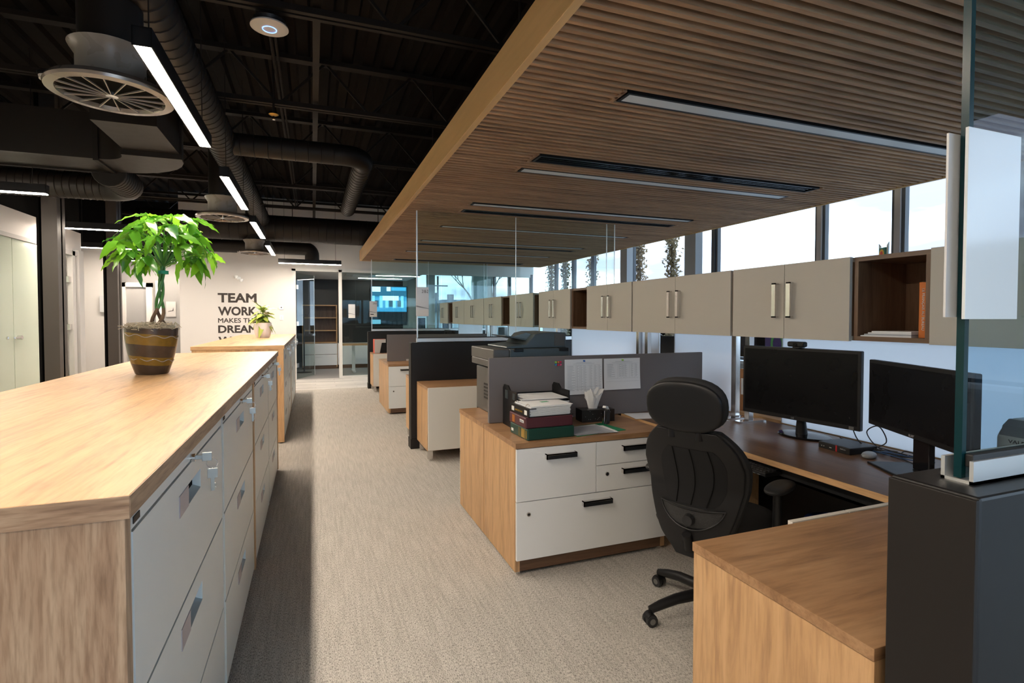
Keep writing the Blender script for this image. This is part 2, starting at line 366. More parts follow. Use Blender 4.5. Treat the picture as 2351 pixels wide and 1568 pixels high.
# open glass door
dr = part('door_1', MB().box(0, .88, -.006, .006, .02, 2.48), G_dark); dr['kind'] = 'structure'
dr.location = (-.35, YF + .04, 0); dr.rotation_euler = (0, 0, R(64))
part('edge', MB().box(.875, .885, -.008, .008, .02, 2.48), M_alu, dr)
part('hinge', MB().box(-.02, .06, -.02, .02, .28, .38), M_chrome, dr); part('hinge', MB().box(-.02, .06, -.02, .02, 1.25, 1.35), M_chrome, dr); part('hinge', MB().box(-.02, .06, -.02, .02, 2.1, 2.2), M_chrome, dr)
part('door_handle', MB().box(.78, .86, -.03, .03, .99, 1.05).bar((.80, -.05, 1.02), (.66, -.05, 1.02), .018), M_chrome, dr)

# ---- left glass fronts (each panel a pane of the window)
wl = struct('window_22', MB().box(XL - .03, XL + .03, 2.0, 9.2, 2.43, 2.48).box(XL - .03, XL + .03, 2.0, 9.2, 0, .04), M_wallg)
for a, b in ((2.0, 3.3), (3.31, 4.6), (4.61, 5.9), (5.91, 7.2), (7.21, 8.36), (8.375, 9.2)):
    part('pane', MB().box(XL - .006, XL + .006, a, b, .04, 2.43), M_frostgreen, wl)
part('door_handle', MB().cyl((XL + .006, 8.46, 1.19), (XL + .05, 8.46, 1.19), .028, 16).bar((XL + .05, 8.47, 1.19), (XL + .05, 8.28, 1.19), .02).cyl((XL + .006, 8.2, 1.19), (XL + .02, 8.2, 1.19), .02), M_chrome, wl, smooth=True)
d2 = struct('door_2', MB().box(XL - .02, XL + .02, 9.2, 9.26, 0, 2.47).box(XL - .02, XL + .05, 10.02, 10.12, 0, 2.47).box(XL - .02, XL + .07, 10.2, 10.38, 0, 2.5).box(XL - .02, XL + .05, 9.2, 10.38, 2.40, 2.47), M_wallg)
part('pane', MB().box(XL - .05, XL - .04, 9.26, 10.02, .02, 2.40), M_frostgreen, d2)
for z in (1.25, 1.98): part('hinge', MB().box(XL - .05, XL + .03, 9.93, 10.02, z, z + .09), M_chrome, d2)
d3 = struct('door_3', MB().box(-4.02, -3.62, 14.55, 14.6, 0, 2.15), mat('door_white_paint', (.38, .375, .37), .5))
part('door_frame', MB().box(-4.10, -4.02, 14.5, 14.62, 0, 2.25).box(-3.62, -3.50, 14.5, 14.62, 0, 2.25).box(-4.1, -3.5, 14.5, 14.62, 2.15, 2.25), M_wall, d3)
part('hinge', MB().box(-4.04, -3.99, 14.5, 14.56, 1.0, 1.1), M_shoe, d3)
struct('door_4', MB().box(-3.44, -3.30, 14.54, 14.6, 0, 2.3), M_wall)

# columns
def column(x0, y0, label):
    c = thing('steel_column', label, 'column', (x0, y0, 0))
    part('web', MB().box(.02, .2, .10, .14, 0, ZD), M_black, c)
    part('casing', MB().box(.045, .20, 0, .22, 0, ZD), M_col, c)
    part('shadow_flange', MB().box(0, .025, -.01, .23, 0, ZD), M_black, c)  # black of this strip and the web paints the recess shadow beside the casing
    return c
column(-3.10, 8.0, 'dark brown steel column in front of the frosted glass, nearer of the two')
column(-3.36, 11.0, 'dark brown steel column farther back, directly left of the tall potted plant')

# ================================================================ CEILING SERVICES
GJ = 'open web joists under the black roof deck'
def joist(y, lab):
    t = thing('roof_joist', lab, 'joist', (0, y, 0), group=GJ)
    zb, zt = 3.60, 4.12
    part('bottom_chord', MB().box(-6.9, 5.4, -.05, -.012, zb, zb + .045).box(-6.9, 5.4, .012, .05, zb, zb + .045), M_joist, t)
    part('top_chord', MB().box(-6.9, 5.4, -.05, .05, zt - .045, zt), M_joist, t)
    m = MB(); x = -6.6; up = False
    while x < 5.0:
        m.bar((x, 0, zb + .02), (x + .45, 0, zt - .02), .022); m.bar((x + .45, 0, zt - .02), (x + .9, 0, zb + .02), .022); x += .9
    part('webbing', m, M_joist, t)
for i in range(8):
    joist(.48 + 1.82 * i, 'black open web roof joist, ' + ['above the camera', 'just past the camera, at the top edge', 'behind the wireless access point', 'behind the small brass sprinkler', 'above the second aisle pendant', 'above the third aisle pendant', 'before the widest round duct', 'nearest the far wall'][i])
st = part('ceiling_strut', MB().box(.02, .075, YB, 13.1, 3.665, 3.70), M_joist); tag(st, 'thin brown steel bridging bar running lengthwise under the dark ceiling', 'strut')
cd = part('conduit', MB().tube([(-.33, YB, 3.95), (-.33, 13, 3.95)], .016, 8).tube([(-.29, YB, 3.95), (-.29, 13, 3.95)], .012, 8), M_joist); tag(cd, 'pair of thin black conduits running lengthwise high under the deck', 'conduit')

def ducttube(pts, r, n=20, step=.12, ridge=.006):
    m = MB().tube(pts, r, n)
    P = [Vector(p) for p in pts]
    for a, b in zip(P[:-1], P[1:]):
        L = (b - a).length; d = (b - a).normalized(); k = step / 2
        if L < step: continue
        while k < L:
            c = a + d * k; m.tube([c - d * .006, c, c + d * .006], [r * .995, r + ridge, r * .995], n, cap=False); k += step
    return m
def arc(c, r, a0, a1, plane='xy', n=8):
    out = []
    for i in range(n + 1):
        t = R(a0 + (a1 - a0) * i / n); u, v = r * math.cos(t), r * math.sin(t)
        out.append({'xy': (c[0] + u, c[1] + v, c[2]), 'xz': (c[0] + u, c[1], c[2] + v), 'yz': (c[0], c[1] + u, c[2] + v)}[plane])
    return out
def duct(name, m, label, ms=M_duct): return tag(part(name, m, ms, smooth=True), label, 'duct')
duct('spiral_duct', ducttube([(-.92, YB, 3.36), (-.92, 12.2, 3.36)], .15), 'long black spiral duct above the row of linear pendants')
duct('spiral_duct', ducttube([(-.80, 6.6, 3.36)] + [(.35, 6.6, 3.36)] + arc((.35, 6.85, 3.36), .25, -90, 0)[1:] + [(.60, 9.9, 3.36)], .12, step=.14), 'black spiral branch duct turning away towards the back near the timber canopy')
duct('spiral_duct', ducttube([(-3.0, 11.6, 3.22), (1.9, 11.6, 3.22)], .26, step=.16), 'widest black round duct crossing above the far end')
duct('elbow_duct', MB().cyl((-1.5, 12.7, 3.1), (-1.5, 12.7, ZD), .008, 8).cyl((-.4, 12.7, 3.1), (-.4, 12.7, ZD), .008, 8).tube([(-3.2, 12.7, 2.98), (-.15, 12.7, 2.98)] + arc((-.15, 12.7, 2.83), .15, 90, 0, 'xz')[1:] + [(0, 12.7, 2.72)], .15, 20), 'black round duct with a downturned elbow in front of the white far wall')
duct('spiral_duct', ducttube([(-3.32, 7.6, 2.98), (-2.25, 7.6, 2.98)] + arc((-2.25, 7.35, 2.98), .25, 90, 0)[1:] + [(-2.0, 6.75, 2.98)], .15, step=.07), 'short ribbed round duct curving out under the rectangular duct')
# rectangular duct with a radius elbow
bz, tz = 2.98, 3.42
rd = thing('rectangular_duct', 'large black rectangular duct with a curved elbow at upper left', 'duct')
part('straight_section', MB().box(-3.46, -1.95, 6.25, 6.75, bz, tz), M_duct, rd)
part('lip', MB().box(-1.97, -1.93, 6.23, 6.77, bz - .02, tz + .02).box(-3.46, -1.95, 6.74, 6.77, bz - .02, bz), M_joist, rd)
m = MB(); ins, outs = [], []
for i in range(9):
    t = R(90 * i / 8); ins.append((-1.93 + .25 * math.sin(t), 6.0 + .25 * math.cos(t))); outs.append((-1.93 + .75 * math.sin(t), 6.0 + .75 * math.cos(t)))
m.prism(outs + ins[::-1], 'z', bz, tz)
part('elbow', m, M_duct, rd, smooth=True)
part('upper_section', MB().box(-1.66, -1.20, 5.2, 6.0, bz + .05, tz), M_duct, rd)
# high black pipe in the background
tag(part('pipe', MB().tube([(-3.4, 9.6, 3.3), (-.7, 9.6, 3.3)], .012, 8), M_joist), 'thin horizontal pipe behind the rectangular duct', 'pipe')

# swirl diffusers on drop ducts
def diffuser(x, y, z, lab):
    t = thing('swirl_diffuser', lab, 'diffuser', (x, y, z), group='round swirl diffusers beside the pendants')
    part('drop_duct', MB().lathe([(.155, .26), (.155, .9)], n=32), M_duct, t, smooth=True)
    part('collar', MB().lathe([(.165, .06), (.165, .20), (.19, .24), (.20, .26), (.155, .28)], n=40), mat('diffuser_collar_paint', (.26, .22, .18), .28), t, smooth=True)
    part('rim', MB().lathe([(.255, 0), (.30, .004), (.305, .02), (.29, .045), (.2, .065), (.16, .065), (.24, .04), (.25, .012)], n=48, closed=True), mat('diffuser_bronze', (.30, .25, .21), .22, .6), t, smooth=True)
    part('hub', MB().lathe([(.0, -.002), (.03, 0), (.032, .02), (.0, .03)], n=16), M_chrome, t, smooth=True)
    vane = MB().add([(.028, -.002, .000), (.252, -.003, .004), (.252, .003, .004), (.028, .002, .000), (.028, -.002, .006), (.252, -.003, .014), (.252, .003, .014), (.028, .002, .006)],
                    [(0, 1, 2, 3), (7, 6, 5, 4), (0, 4, 5, 1), (1, 5, 6, 2), (2, 6, 7, 3), (3, 7, 4, 0)]).mesh('vane', mat('vane_metal', (.42, .36, .31), .35, .5))
    for k in range(16):
        o = part('vane', vane, None, t); o.rotation_euler = (0, 0, R(22.5 * k + 8))
    part('dark_throat_disc', MB().lathe([(.0, .022), (.243, .022), (.243, .027), (.0, .027)], n=24), M_black, t)  # added black disc keeps the throat dark behind the vanes
    return t
d0 = diffuser(-1.06, 3.66, 2.70, 'bronze round swirl diffuser on a black drop duct, the nearest and largest')
dup(d0, (-1.06, 7.62, 2.70), label='bronze round swirl diffuser just right of the tall plant crown')
dup(d0, (-1.06, 11.55, 2.70), label='bronze round swirl diffuser farthest back, near the white wall')

# linear pendants
def pendant(L, axis, lab, group, zp=2.7):
    t = thing('linear_pendant', lab, 'pendant light', group=group)
    w, h = .082, .09
    if axis == 'y':
        part('housing', MB().box(-w / 2, -w / 2 + .006, 0, L, 0, h).box(w / 2 - .006, w / 2, 0, L, 0, h).box(-w / 2, w / 2, 0, L, h - .006, h).box(-w / 2, w / 2, 0, .006, 0, h).box(-w / 2, w / 2, L - .006, L, 0, h), M_plasticb, t)
        part('diffuser', MB().box(-w / 2 + .007, w / 2 - .007, .007, L - .007, .001, .012), M_lamp, t)
    else:
        part('housing', MB().box(0, L, -w / 2, -w / 2 + .006, 0, h).box(0, L, w / 2 - .006, w / 2, 0, h).box(0, L, -w / 2, w / 2, h - .006, h).box(0, .006, -w / 2, w / 2, 0, h).box(L - .006, L, -w / 2, w / 2, 0, h), M_plasticb, t)
        part('diffuser', MB().box(.007, L - .007, -w / 2 + .007, w / 2 - .007, -.006, .008), M_lamp, t)
    for q in (.12, L - .12):
        p = (0, q) if axis == 'y' else (q, 0)
        part('cable', MB().cyl((p[0], p[1], h), (p[0], p[1], ZD - zp), .0035, 6), M_joist, t)
    return t
g = 'linear pendants hung over the filing cabinets'
p0 = pendant(1.56, 'y', 'black linear pendant light over the filing cabinets, nearest to the camera', g); p0.location = (-.73, 2.93, 2.70)
dup(p0, (-.73, 5.36, 2.70), label='black linear pendant over the filing cabinets, second along the aisle')
dup(p0, (-.73, 7.77, 2.70), label='black linear pendant over the filing cabinets, third along the aisle')
dup(p0, (-.73, 10.2, 2.70), label='black linear pendant over the filing cabinets, farthest of the aisle row')
dup(p0, (-.73, .51, 2.70), label='black linear pendant over the filing cabinets, just above the frame')
dup(p0, (-.73, -1.91, 2.70), label='black linear pendant over the filing cabinets, behind the camera')
g = 'crosswise linear pendants'
q0 = pendant(1.27, 'x', 'short crosswise linear pendant hung in front of the far white wall above the glass door', g, 2.6); q0.location = (-.67, 12.25, 2.60)
q1 = pendant(1.8, 'x', 'crosswise linear pendant cut by the left edge of the photo', g); q1.location = (-4.32, 6.75, 2.70)
dup(q1, (-4.0, 9.2, 2.70), label='crosswise linear pendant passing behind the nearer steel column').scale = (.84, 1, 1)
dup(q1, (-3.95, 11.6, 2.70), label='crosswise linear pendant behind the farther steel column').scale = (.86, 1, 1)
dup(q1, (-4.0, 13.9, 2.70), label='crosswise linear pendant deepest in the hall, behind the plant crown').scale = (.9, 1, 1)
dup(q1, (-4.3, 4.2, 2.70), label='crosswise linear pendant just outside the left edge of view')

# access point, smoke detector, sprinkler, emergency light
t = thing('access_point', 'round white wireless access point with a thin blue ring, under a joist', 'access point', (-.27, 4.20, 3.50))
part('disc', MB().lathe([(.0, 0), (.10, .002), (.127, .012), (.125, .022), (.09, .034), (0, .036)], n=40), mat('white_plastic', (.62, .57, .52), .4), t, smooth=True)
part('ring', MB().lathe([(.044, -.003), (.048, -.003), (.048, .004), (.044, .004)], n=32, closed=True), mat('blue_led', (.1, .2, .8), .4, emit=(.15, .3, 1), es=1.2), t, smooth=True)
part('bracket', MB().lathe([(0, .036), (.10, .04), (.11, .06), (0, .10)], n=24), M_plasticb, t, smooth=True)
t = thing('smoke_detector', 'small round white smoke detector left of the nearest swirl diffuser', 'smoke detector', (-2.16, 5.88, 3.52))
part('body', MB().lathe([(0, 0), (.035, 0), (.045, .015), (.075, .022), (.08, .05), (0, .06)], n=32), mat('white_plastic', (.62, .57, .52), .4), t, smooth=True)
part('backplate', MB().lathe([(0, .06), (.09, .06), (.09, .08), (0, .08)], n=32), M_plasticb, t)
t = thing('sprinkler_head', 'small brass sprinkler with round plate hanging below the deck', 'sprinkler', (-.35, 5.90, 3.48))
part('escutcheon', MB().lathe([(0, .0), (.03, .0), (.048, .012), (.03, .018), (0, .02)], n=24), mat('brass', (.55, .34, .08), .3, 1), t, smooth=True)
part('nozzle', MB().lathe([(0, -.04), (.014, -.04), (.006, -.03), (.008, 0), (0, 0)], n=12), M_chrome, t, smooth=True)
part('pipe', MB().cyl((0, 0, .018), (0, 0, .6), .012, 8), M_joist, t)
t = thing('emergency_light', 'small white emergency light with twin heads above the wall lettering', 'emergency light', (-1.53, YF, 2.29))
part('base', MB().box(-.04, .04, -.03, 0, 0, .06), M_white, t, bevel=.004)
for s in (-1, 1): part('lamp_head', MB().lathe([(0, 0), (.03, 0), (.045, .06), (.0, .065)], c=(s * .05, -.07, .02 - .07 * (s > 0)), n=16), M_white, t, smooth=True)

# ================================================================ TIMBER CANOPY
ZC = 2.70; cx0, cx1, cy0, cy1 = 1.0, 5.32, -.75, 12.15
can = thing('timber_canopy', 'suspended timber slat ceiling with a pale wooden fascia above the workstations', 'slatted canopy')
part('fascia', MB().box(cx0 - .02, cx0 + .022, cy0, cy1 + .02, ZC - .006, ZC + .215), fascwood, can, bevel=.003)
part('fascia', MB().box(cx0, cx1, cy1 - .005, cy1 + .02, ZC - .006, ZC + .2), fascwood, can)
part('fascia', MB().box(cx1, cx1 + .03, cy0, cy1, ZC - .006, ZC + .2), fascwood, can)
part('backing_board', MB().box(cx0 + .02, cx1, cy0, cy1, ZC + .09, ZC + .11), mat('canopy_backing', (.03, .02, .014), .9), can)
for q in range(5):
    for x in (1.3, 4.9): part('hanger', MB().cyl((x, .6 + q * 2.7, ZC + .1), (x, .6 + q * 2.7, ZD), .008, 6), M_joist, can)
lightsY = [(.05, .12, 'l'), (.50, .62, 'v'), (2.60, 2.68, 'l'), (3.82, 3.96, 'v'), (4.19, 4.27, 'l'), (5.66, 5.73, 'l'), (6.02, 6.14, 'v'), (7.18, 7.25, 'l'), (8.62, 8.69, 'l'), (8.98, 9.12, 'v'), (10.1, 10.17, 'l'), (11.6, 11.74, 'v')]
X0, X1 = 1.69, 4.63
pitch = .0675; y = cy0 + .02; nsl = 0
full = MB().box(cx0 + .022, cx1, 0, .026, 0, .045).mesh('slat', slatwood)
halfl = MB().box(cx0 + .022, X0 - .04, 0, .026, 0, .045).mesh('slat', slatwood); halfr = MB().box(X1 + .04, cx1, 0, .026, 0, .045).mesh('slat', slatwood)
while y < cy1 - .03:
    cut = any(y + .026 > a - .02 and y < b + .02 for a, b, k in lightsY)
    o = part('slat', halfl if cut else full, None, can); o.location = (0, y, ZC); nsl += 1
    if cut: o = part('slat', halfr, None, can); o.location = (0, y, ZC)
    y += pitch
for a, b, k in lightsY:
    part('end_trim', MB().box(X0 - .06, X0 - .035, a - .035, b + .035, ZC, ZC + .05), slatwood, can)
    part('end_trim', MB().box(X1 + .035, X1 + .06, a - .035, b + .035, ZC, ZC + .05), slatwood, can)
LL = ['second', 'third', 'fourth', 'fifth', 'sixth', 'seventh']
il = iv = 0
lord = ['outside the near edge of view', 'widest in view', 'second from the camera, beside the nearest long grille', 'third from the camera', 'fourth from the camera', 'fifth from the camera', 'farthest along']
vord = ['just outside the near edge of view', 'nearest in view', 'second from the camera', 'third from the camera', 'farthest, at the far end']
for a, b, k in lightsY:
    if k == 'l':
        t = thing('recessed_linear_light', 'unlit recessed light in the slat canopy, ' + lord[il], 'recessed light', (X0, a, ZC), group='recessed lights in the canopy'); il += 1
        d = b - a; L = X1 - X0
        part('housing', MB().box(0, L, -.022, -.006, 0, .08).box(0, L, d + .006, d + .022, 0, .08).box(-.02, 0, -.022, d + .022, 0, .08).box(L, L + .02, -.022, d + .022, 0, .08), M_plasticb, t)
        part('diffuser', MB().box(0, L, -.006, d + .006, .001, .009), M_lampoff, t)
    else:
        t = thing('linear_grille', 'long black recessed slot grille in the slat canopy, ' + vord[iv], 'air grille', (X0, a, ZC), group='slot grilles in the canopy'); iv += 1
        d = b - a; L = X1 - X0
        part('frame', MB().box(0, L, -.015, .0, 0, .07).box(0, L, d, d + .015, 0, .07).box(-.02, 0, -.015, d + .015, 0, .07).box(L, L + .02, -.015, d + .015, 0, .07), M_plasticb, t)
        part('back_plate', MB().box(0, L, 0, d, .06, .07), M_black, t)
        blade = MB().box(0, L, -.004, .004, .008, .03).mesh('blade', mat('grille_blade', (.08, .085, .09), .12, .9))
        for q in range(3):
            o = part('blade', blade, None, t); o.location = (0, d * (q + .8) / 3.6, 0)

# ================================================================ FILING CABINETS
FX = -.32; ZT = 1.125; BX = -1.24
def plate_hole(y0, y1, z0, z1, a0, a1, b0, b1, dep):
    """drawer front facing +X at x=0 with a recess (a0..a1, b0..b1) of depth dep"""
    m = MB(); t = -.018
    m.box(t, 0, y0, a0, z0, z1).box(t, 0, a1, y1, z0, z1).box(t, 0, a0, a1, z0, b0).box(t, 0, a0, a1, b1, z1)
    m.box(-dep - .004, -dep, a0, a1, b0, b1).add([(-dep, a0, b0), (-dep, a1, b0), (-.002, a1, b0 - .0), (-.002, a0, b0)], [(0, 1, 2, 3)])
    m.box(-dep, t, a0 - .004, a0, b0, b1).box(-dep, t, a1, a1 + .004, b0, b1).box(-dep, t, a0, a1, b1, b1 + .004)
    return m
def file_cabinet(W_, lab, group):
    t = thing('lateral_file_cabinet', lab, 'filing cabinet', (FX, 0, 0), group=group)
    part('body', MB().box(-.62, -.62 + .015, 0, W_, .03, 1.078).box(-.6, -.012, .0, .012, .03, 1.078).box(-.6, -.012, W_ - .012, W_, .03, 1.078).box(-.6, -.012, 0, W_, 1.062, 1.078).box(-.6, -.012, 0, W_, .03, .045)
         .box(-.03, 0, 0, .012, .03, 1.078).box(-.03, 0, W_ - .012, W_, .03, 1.078).box(-.03, 0, 0, W_, 1.045, 1.078).box(-.6, -.012, 0, W_, .36, .365), M_steel, t)
    zs = [(.045, .363), (.371, .700), (.708, 1.040)]
    for i, (a, b) in enumerate(zs):
        c = W_ / 2 + .0; a0, a1 = c - .15, c + .12
        h0 = b - .105
        d = part('drawer', plate_hole(.014, W_ - .014, a, b, a0, a1, h0, h0 + .055, .03), M_steel, t); d.location = (.002, 0, 0)
        part('label_holder', MB().box(-.004, .002, a0, a0 + .10, h0, h0 + .055), mat('label_card', (.40, .36, .39), .4), d)
        part('pull_lip', MB().add([(-.028, a0 + .10, h0 + .012), (-.028, a1, h0 + .012), (0, a1, h0), (0, a0 + .10, h0)], [(0, 1, 2, 3)]), M_steel_d, d, recalc=False)
    part('lock', MB().cyl((0, W_ * .47 + .03, 1.052), (.012, W_ * .47 + .03, 1.052), .011, 16), M_chrome, t, smooth=True)
    part('badge', MB().box(0, .002, .02, .06, 1.052, 1.066), M_shoe, t, bevel=.001)
    part('gap_shadow', MB().box(-.03, -.02, .012, W_ - .012, .04, 1.045), M_black, t)
    return t
def key(loc, lab):
    t = thing('key_ring', lab, 'keys', loc, group='keys left in the cabinet locks')
    part('key_in_lock', MB().box(0, .035, -.001, .001, -.006, .006).box(.016, .040, -.0018, .0018, -.012, .012), M_key, t, bevel=.0008)
    m = MB().tube([(.04 + .014 * math.cos(a / 10 * 6.283), .0, -.02 + .014 * math.sin(a / 10 * 6.283)) for a in range(11)], .0012, 5)
    part('ring', m, M_chrome, t, smooth=True)
    part('spare_key', MB().box(.028, .054, -.001, .001, -.062, -.034).box(.036, .046, -.001, .001, -.098, -.060).box(.046, .050, -.001, .001, -.090, -.086).box(.046, .049, -.001, .001, -.080, -.075), M_key, t, bevel=.0008)
    return t
def counter(y0, y1, div, lab):
    t = thing('wooden_counter', lab, 'counter')
    part('top', MB().box(BX, FX + .012, y0, y1, ZT - .042, ZT), oak['y'], t, bevel=.0015)
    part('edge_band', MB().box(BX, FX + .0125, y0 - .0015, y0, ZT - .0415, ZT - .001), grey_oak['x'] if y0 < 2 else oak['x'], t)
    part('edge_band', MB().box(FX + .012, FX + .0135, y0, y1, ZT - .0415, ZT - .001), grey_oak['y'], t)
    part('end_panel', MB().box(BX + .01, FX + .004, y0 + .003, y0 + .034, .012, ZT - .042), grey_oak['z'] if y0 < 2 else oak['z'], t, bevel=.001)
    part('end_panel', MB().box(BX + .01, FX + .004, y1 - .034, y1 - .003, .012, ZT - .042), oak['z'], t, bevel=.001)
    part('divider', MB().box(BX + .01, FX + .004, div, div + .05, .012, ZT - .042), oak['z'], t)
    part('back_panel', MB().box(BX + .01, BX + .03, y0 + .034, y1 - .034, .012, ZT - .042), oak['y'], t)
    for yy in (y0 + .02, div + .02, y1 - .02):
        for xx in (BX + .05, FX - .03): part('glide', MB().cyl((xx, yy, 0), (xx, yy, .014), .014, 10), M_rubber, t)
    return t
counter(1.11, 5.43, 3.28, 'long pale oak counter over the nearest filing cabinets, tall plant standing on it')
counter(6.56, 10.88, 8.73, 'pale oak counter over the farther filing cabinets, small plant standing on it')
g = 'white lateral filing cabinets under the counters'
c0 = file_cabinet(1.05, 'white three-drawer filing cabinet at the near end of the closest counter', g); c0.location = (FX, 1.15, 0)
names = ['with a dark card, before the closest divider', 'just after the wooden divider of the closest counter', 'at the far end of the closest counter']
ys1 = [1.15, 2.215, 3.345, 4.345]; Ws = [1.05, 1.05, .99, .99]
for yy, nm in zip(ys1[1:], names): dup(c0, (FX, yy, 0), label='white three-drawer filing cabinet ' + nm).scale = (1, .99 if yy < 3 else .945, 1)
n2 = ['at the near end of the farther counter', 'second along the farther counter, before its divider', 'third along the farther counter, after its divider', 'at the far end of the farther counter']
for yy, nm in zip(ys1, n2): dup(c0, (FX, yy + 5.45, 0), label='white three-drawer filing cabinet ' + nm).scale = (1, .99 if yy < 3 else .945, 1)
kn = ['nearest filing cabinet', 'second filing cabinet along', 'third filing cabinet along', 'last cabinet of the closest counter', 'first cabinet of the farther counter', 'second cabinet of the farther counter', 'third cabinet of the farther counter', 'last cabinet of the farther counter']
k0 = key((FX + .012, 1.15 + .5235, 1.052), 'silver keys hanging from the lock of the ' + kn[0])
i = 1
for off in (0, 5.45):
    for yy, s in zip(ys1, (1, .99, .945, .945)):
        if off == 0 and yy == 1.15: continue
        dup(k0, (FX + .012, yy + off + .5235 * s, 1.052), label='silver keys hanging from the lock of the ' + kn[i]); i += 1

# ================================================================ WORKSTATION PARTITIONS
def partition(y0, y1, ztop, x0, lab, glab, shoe=True, xg=.07, tint=G_part, gx1=5.0):
    t = thing('low_partition_wall', lab, 'partition', (0, 0, 0), group='dark low partitions with glass above')
    part('core', MB().box(x0 + .002, 3.6, y0, y1, .0, ztop), M_dark, t, bevel=.006)
    part('end_cap', MB().box(x0 - .006, x0 + .004, y0 + .001, y1 - .001, .0, ztop - .004), M_shoe, t, bevel=.002)
    if shoe: part('base_shoe', MB().box(x0 - .014, x0 + .10, y0 - .012, y1 + .012, 0, .11), M_shoe, t, bevel=.003)
    yc = (y0 + y1) / 2
    g = thing('glass_screen', glab, 'glass screen', (0, 0, 0), group='tall glass screens on the partitions')
    xs = x0 + xg
    part('channel', MB().box(xs, 3.6, yc - .028, yc - .021, ztop, ztop + .045).box(xs, 3.6, yc + .021, yc + .028, ztop, ztop + .045).box(xs, 3.6, yc - .028, yc + .028, ztop, ztop + .006), M_alu, g)
    part('gasket', MB().box(xs + .01, 3.6, yc - .022, yc - .007, ztop + .03, ztop + .056), M_rubber, g, bevel=.003)
    zt = 2.62
    prev = xs + .006
    for k, e in enumerate((x0 + 1.25, x0 + 2.48, 3.6)):
        part('pane', MB().box(prev + (.010 if k == 0 else .0), e - .003, yc - .0065, yc + .0065, ztop + .008, zt), tint, g)
        if shoe: part('joint', MB().box(e - .004, e + .001, yc - .007, yc + .007, ztop + .008, zt), M_alu, g)
        prev = e
    part('edge', MB().box(xs + .002, xs + .015, yc - .0068, yc + .0068, ztop + .008, zt), M_glassedge if not shoe else M_alu, g)
    return g
partition(.575, .73, 1.12, 1.10, 'dark partition end at the right edge, closest to the camera', 'tall thick glass screen with teal edge, closest to the camera', False, .075, G_tintnear)
partition(5.78, 5.92, 1.165, 1.005, 'dark low partition in mid view behind the printer, glass on top', 'tall glass screen in mid view bearing the 218-2 plate')
partition(11.03, 11.17, 1.16, 1.05, 'dark low partition farthest back, near the glass office', 'tall glass screen farthest back, near the glass office')

def nameplate(x, y, z0, z1, w, lab, txt=None, logo=False, blank=False):
    t = thing('nameplate', lab, 'nameplate', (x, y, z0), group='plates on the glass')
    h = z1 - z0
    part('plate', MB().box(0, w, -.008, -.002, 0, h), M_platew if blank else M_plate, t, bevel=.001)
    part('back_plate', MB().box(-.008 if blank else .002, w - .004, .0205 if blank else .0225, .0245 if blank else .0255, .004, h - .004), M_plate, t)
    if not blank:
        part('stripe', MB().add([(0, -.009, h * .32), (w, -.009, h * .25), (w, -.009, h * .265), (0, -.009, h * .37)], [(0, 1, 2, 3)]), mat('plate_stripe', (.25, .25, .26), .5), t, recalc=False)
        part('insert', MB().box(.004, w - .004, -.0095, -.008, .01 * h, .23 * h), M_wall, t)
    if txt: text('lettering', txt, M_shoe, (w * .45, -.0085, h * .80), FACE_Y, h=h * .11, w=w * .5, parent=t, bold=.0)
    if logo: part('lettering', MB().box(w * .1, w * .55, -.0105, -.009, h * .14, h * .19), M_black, t)
    return t
nameplate(1.070, 5.835, 1.455, 1.778, .138, 'silver plate reading 218-2 on the mid-view glass screen', '218-2')
nameplate(1.085, 11.087, 1.455, 1.775, .145, 'silver plate with black logo bar on the farthest desk screen', '218-3', True)
nameplate(.80, YF + .025, 1.43, 1.76, .155, 'white paper plate on the glass front of the far office', None, False)
nameplate(1.152, .640, 1.437, 1.798, .165, 'large blank glossy white plate on the glass closest to the camera', blank=True)

# ================================================================ LOW CABINETS
ZL = .745
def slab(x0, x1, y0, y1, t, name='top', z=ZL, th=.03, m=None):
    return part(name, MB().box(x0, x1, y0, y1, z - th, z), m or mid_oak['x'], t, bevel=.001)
def glides(t, x0, x1, y0, y1):
    for xx in (x0 + .03, x1 - .03):
        for yy in (y0 + .03, y1 - .03): part('glide', MB().cyl((xx, yy, 0), (xx, yy, .02), .013, 10), M_chrome, t)
def barpull(cx, z, L, t, s):
    """flat bar pull on a front that faces -Y (s=-1) or +Y (s=1) at y=0"""
    o = part('handle', MB().box(cx - L / 2, cx + L / 2, *(sorted((s * .022, s * .030))), z - .014, z + .014).box(cx - L / 2, cx - L / 2 + .006, *sorted((0, s * .03)), z - .014, z + .014).box(cx + L / 2 - .006, cx + L / 2, *sorted((0, s * .03)), z - .014, z + .014)
             .box(cx - L / 2, cx + L / 2, *sorted((0, s * .03)), z + .010, z + .014), M_chrome, t)
    part('dark_face', MB().box(cx - L / 2 + .008, cx + L / 2 - .001, *sorted((s * .030, s * .031)), z - .013, z + .006), mat('handle_dark_face', (.02, .022, .025), .15), o)
    return o
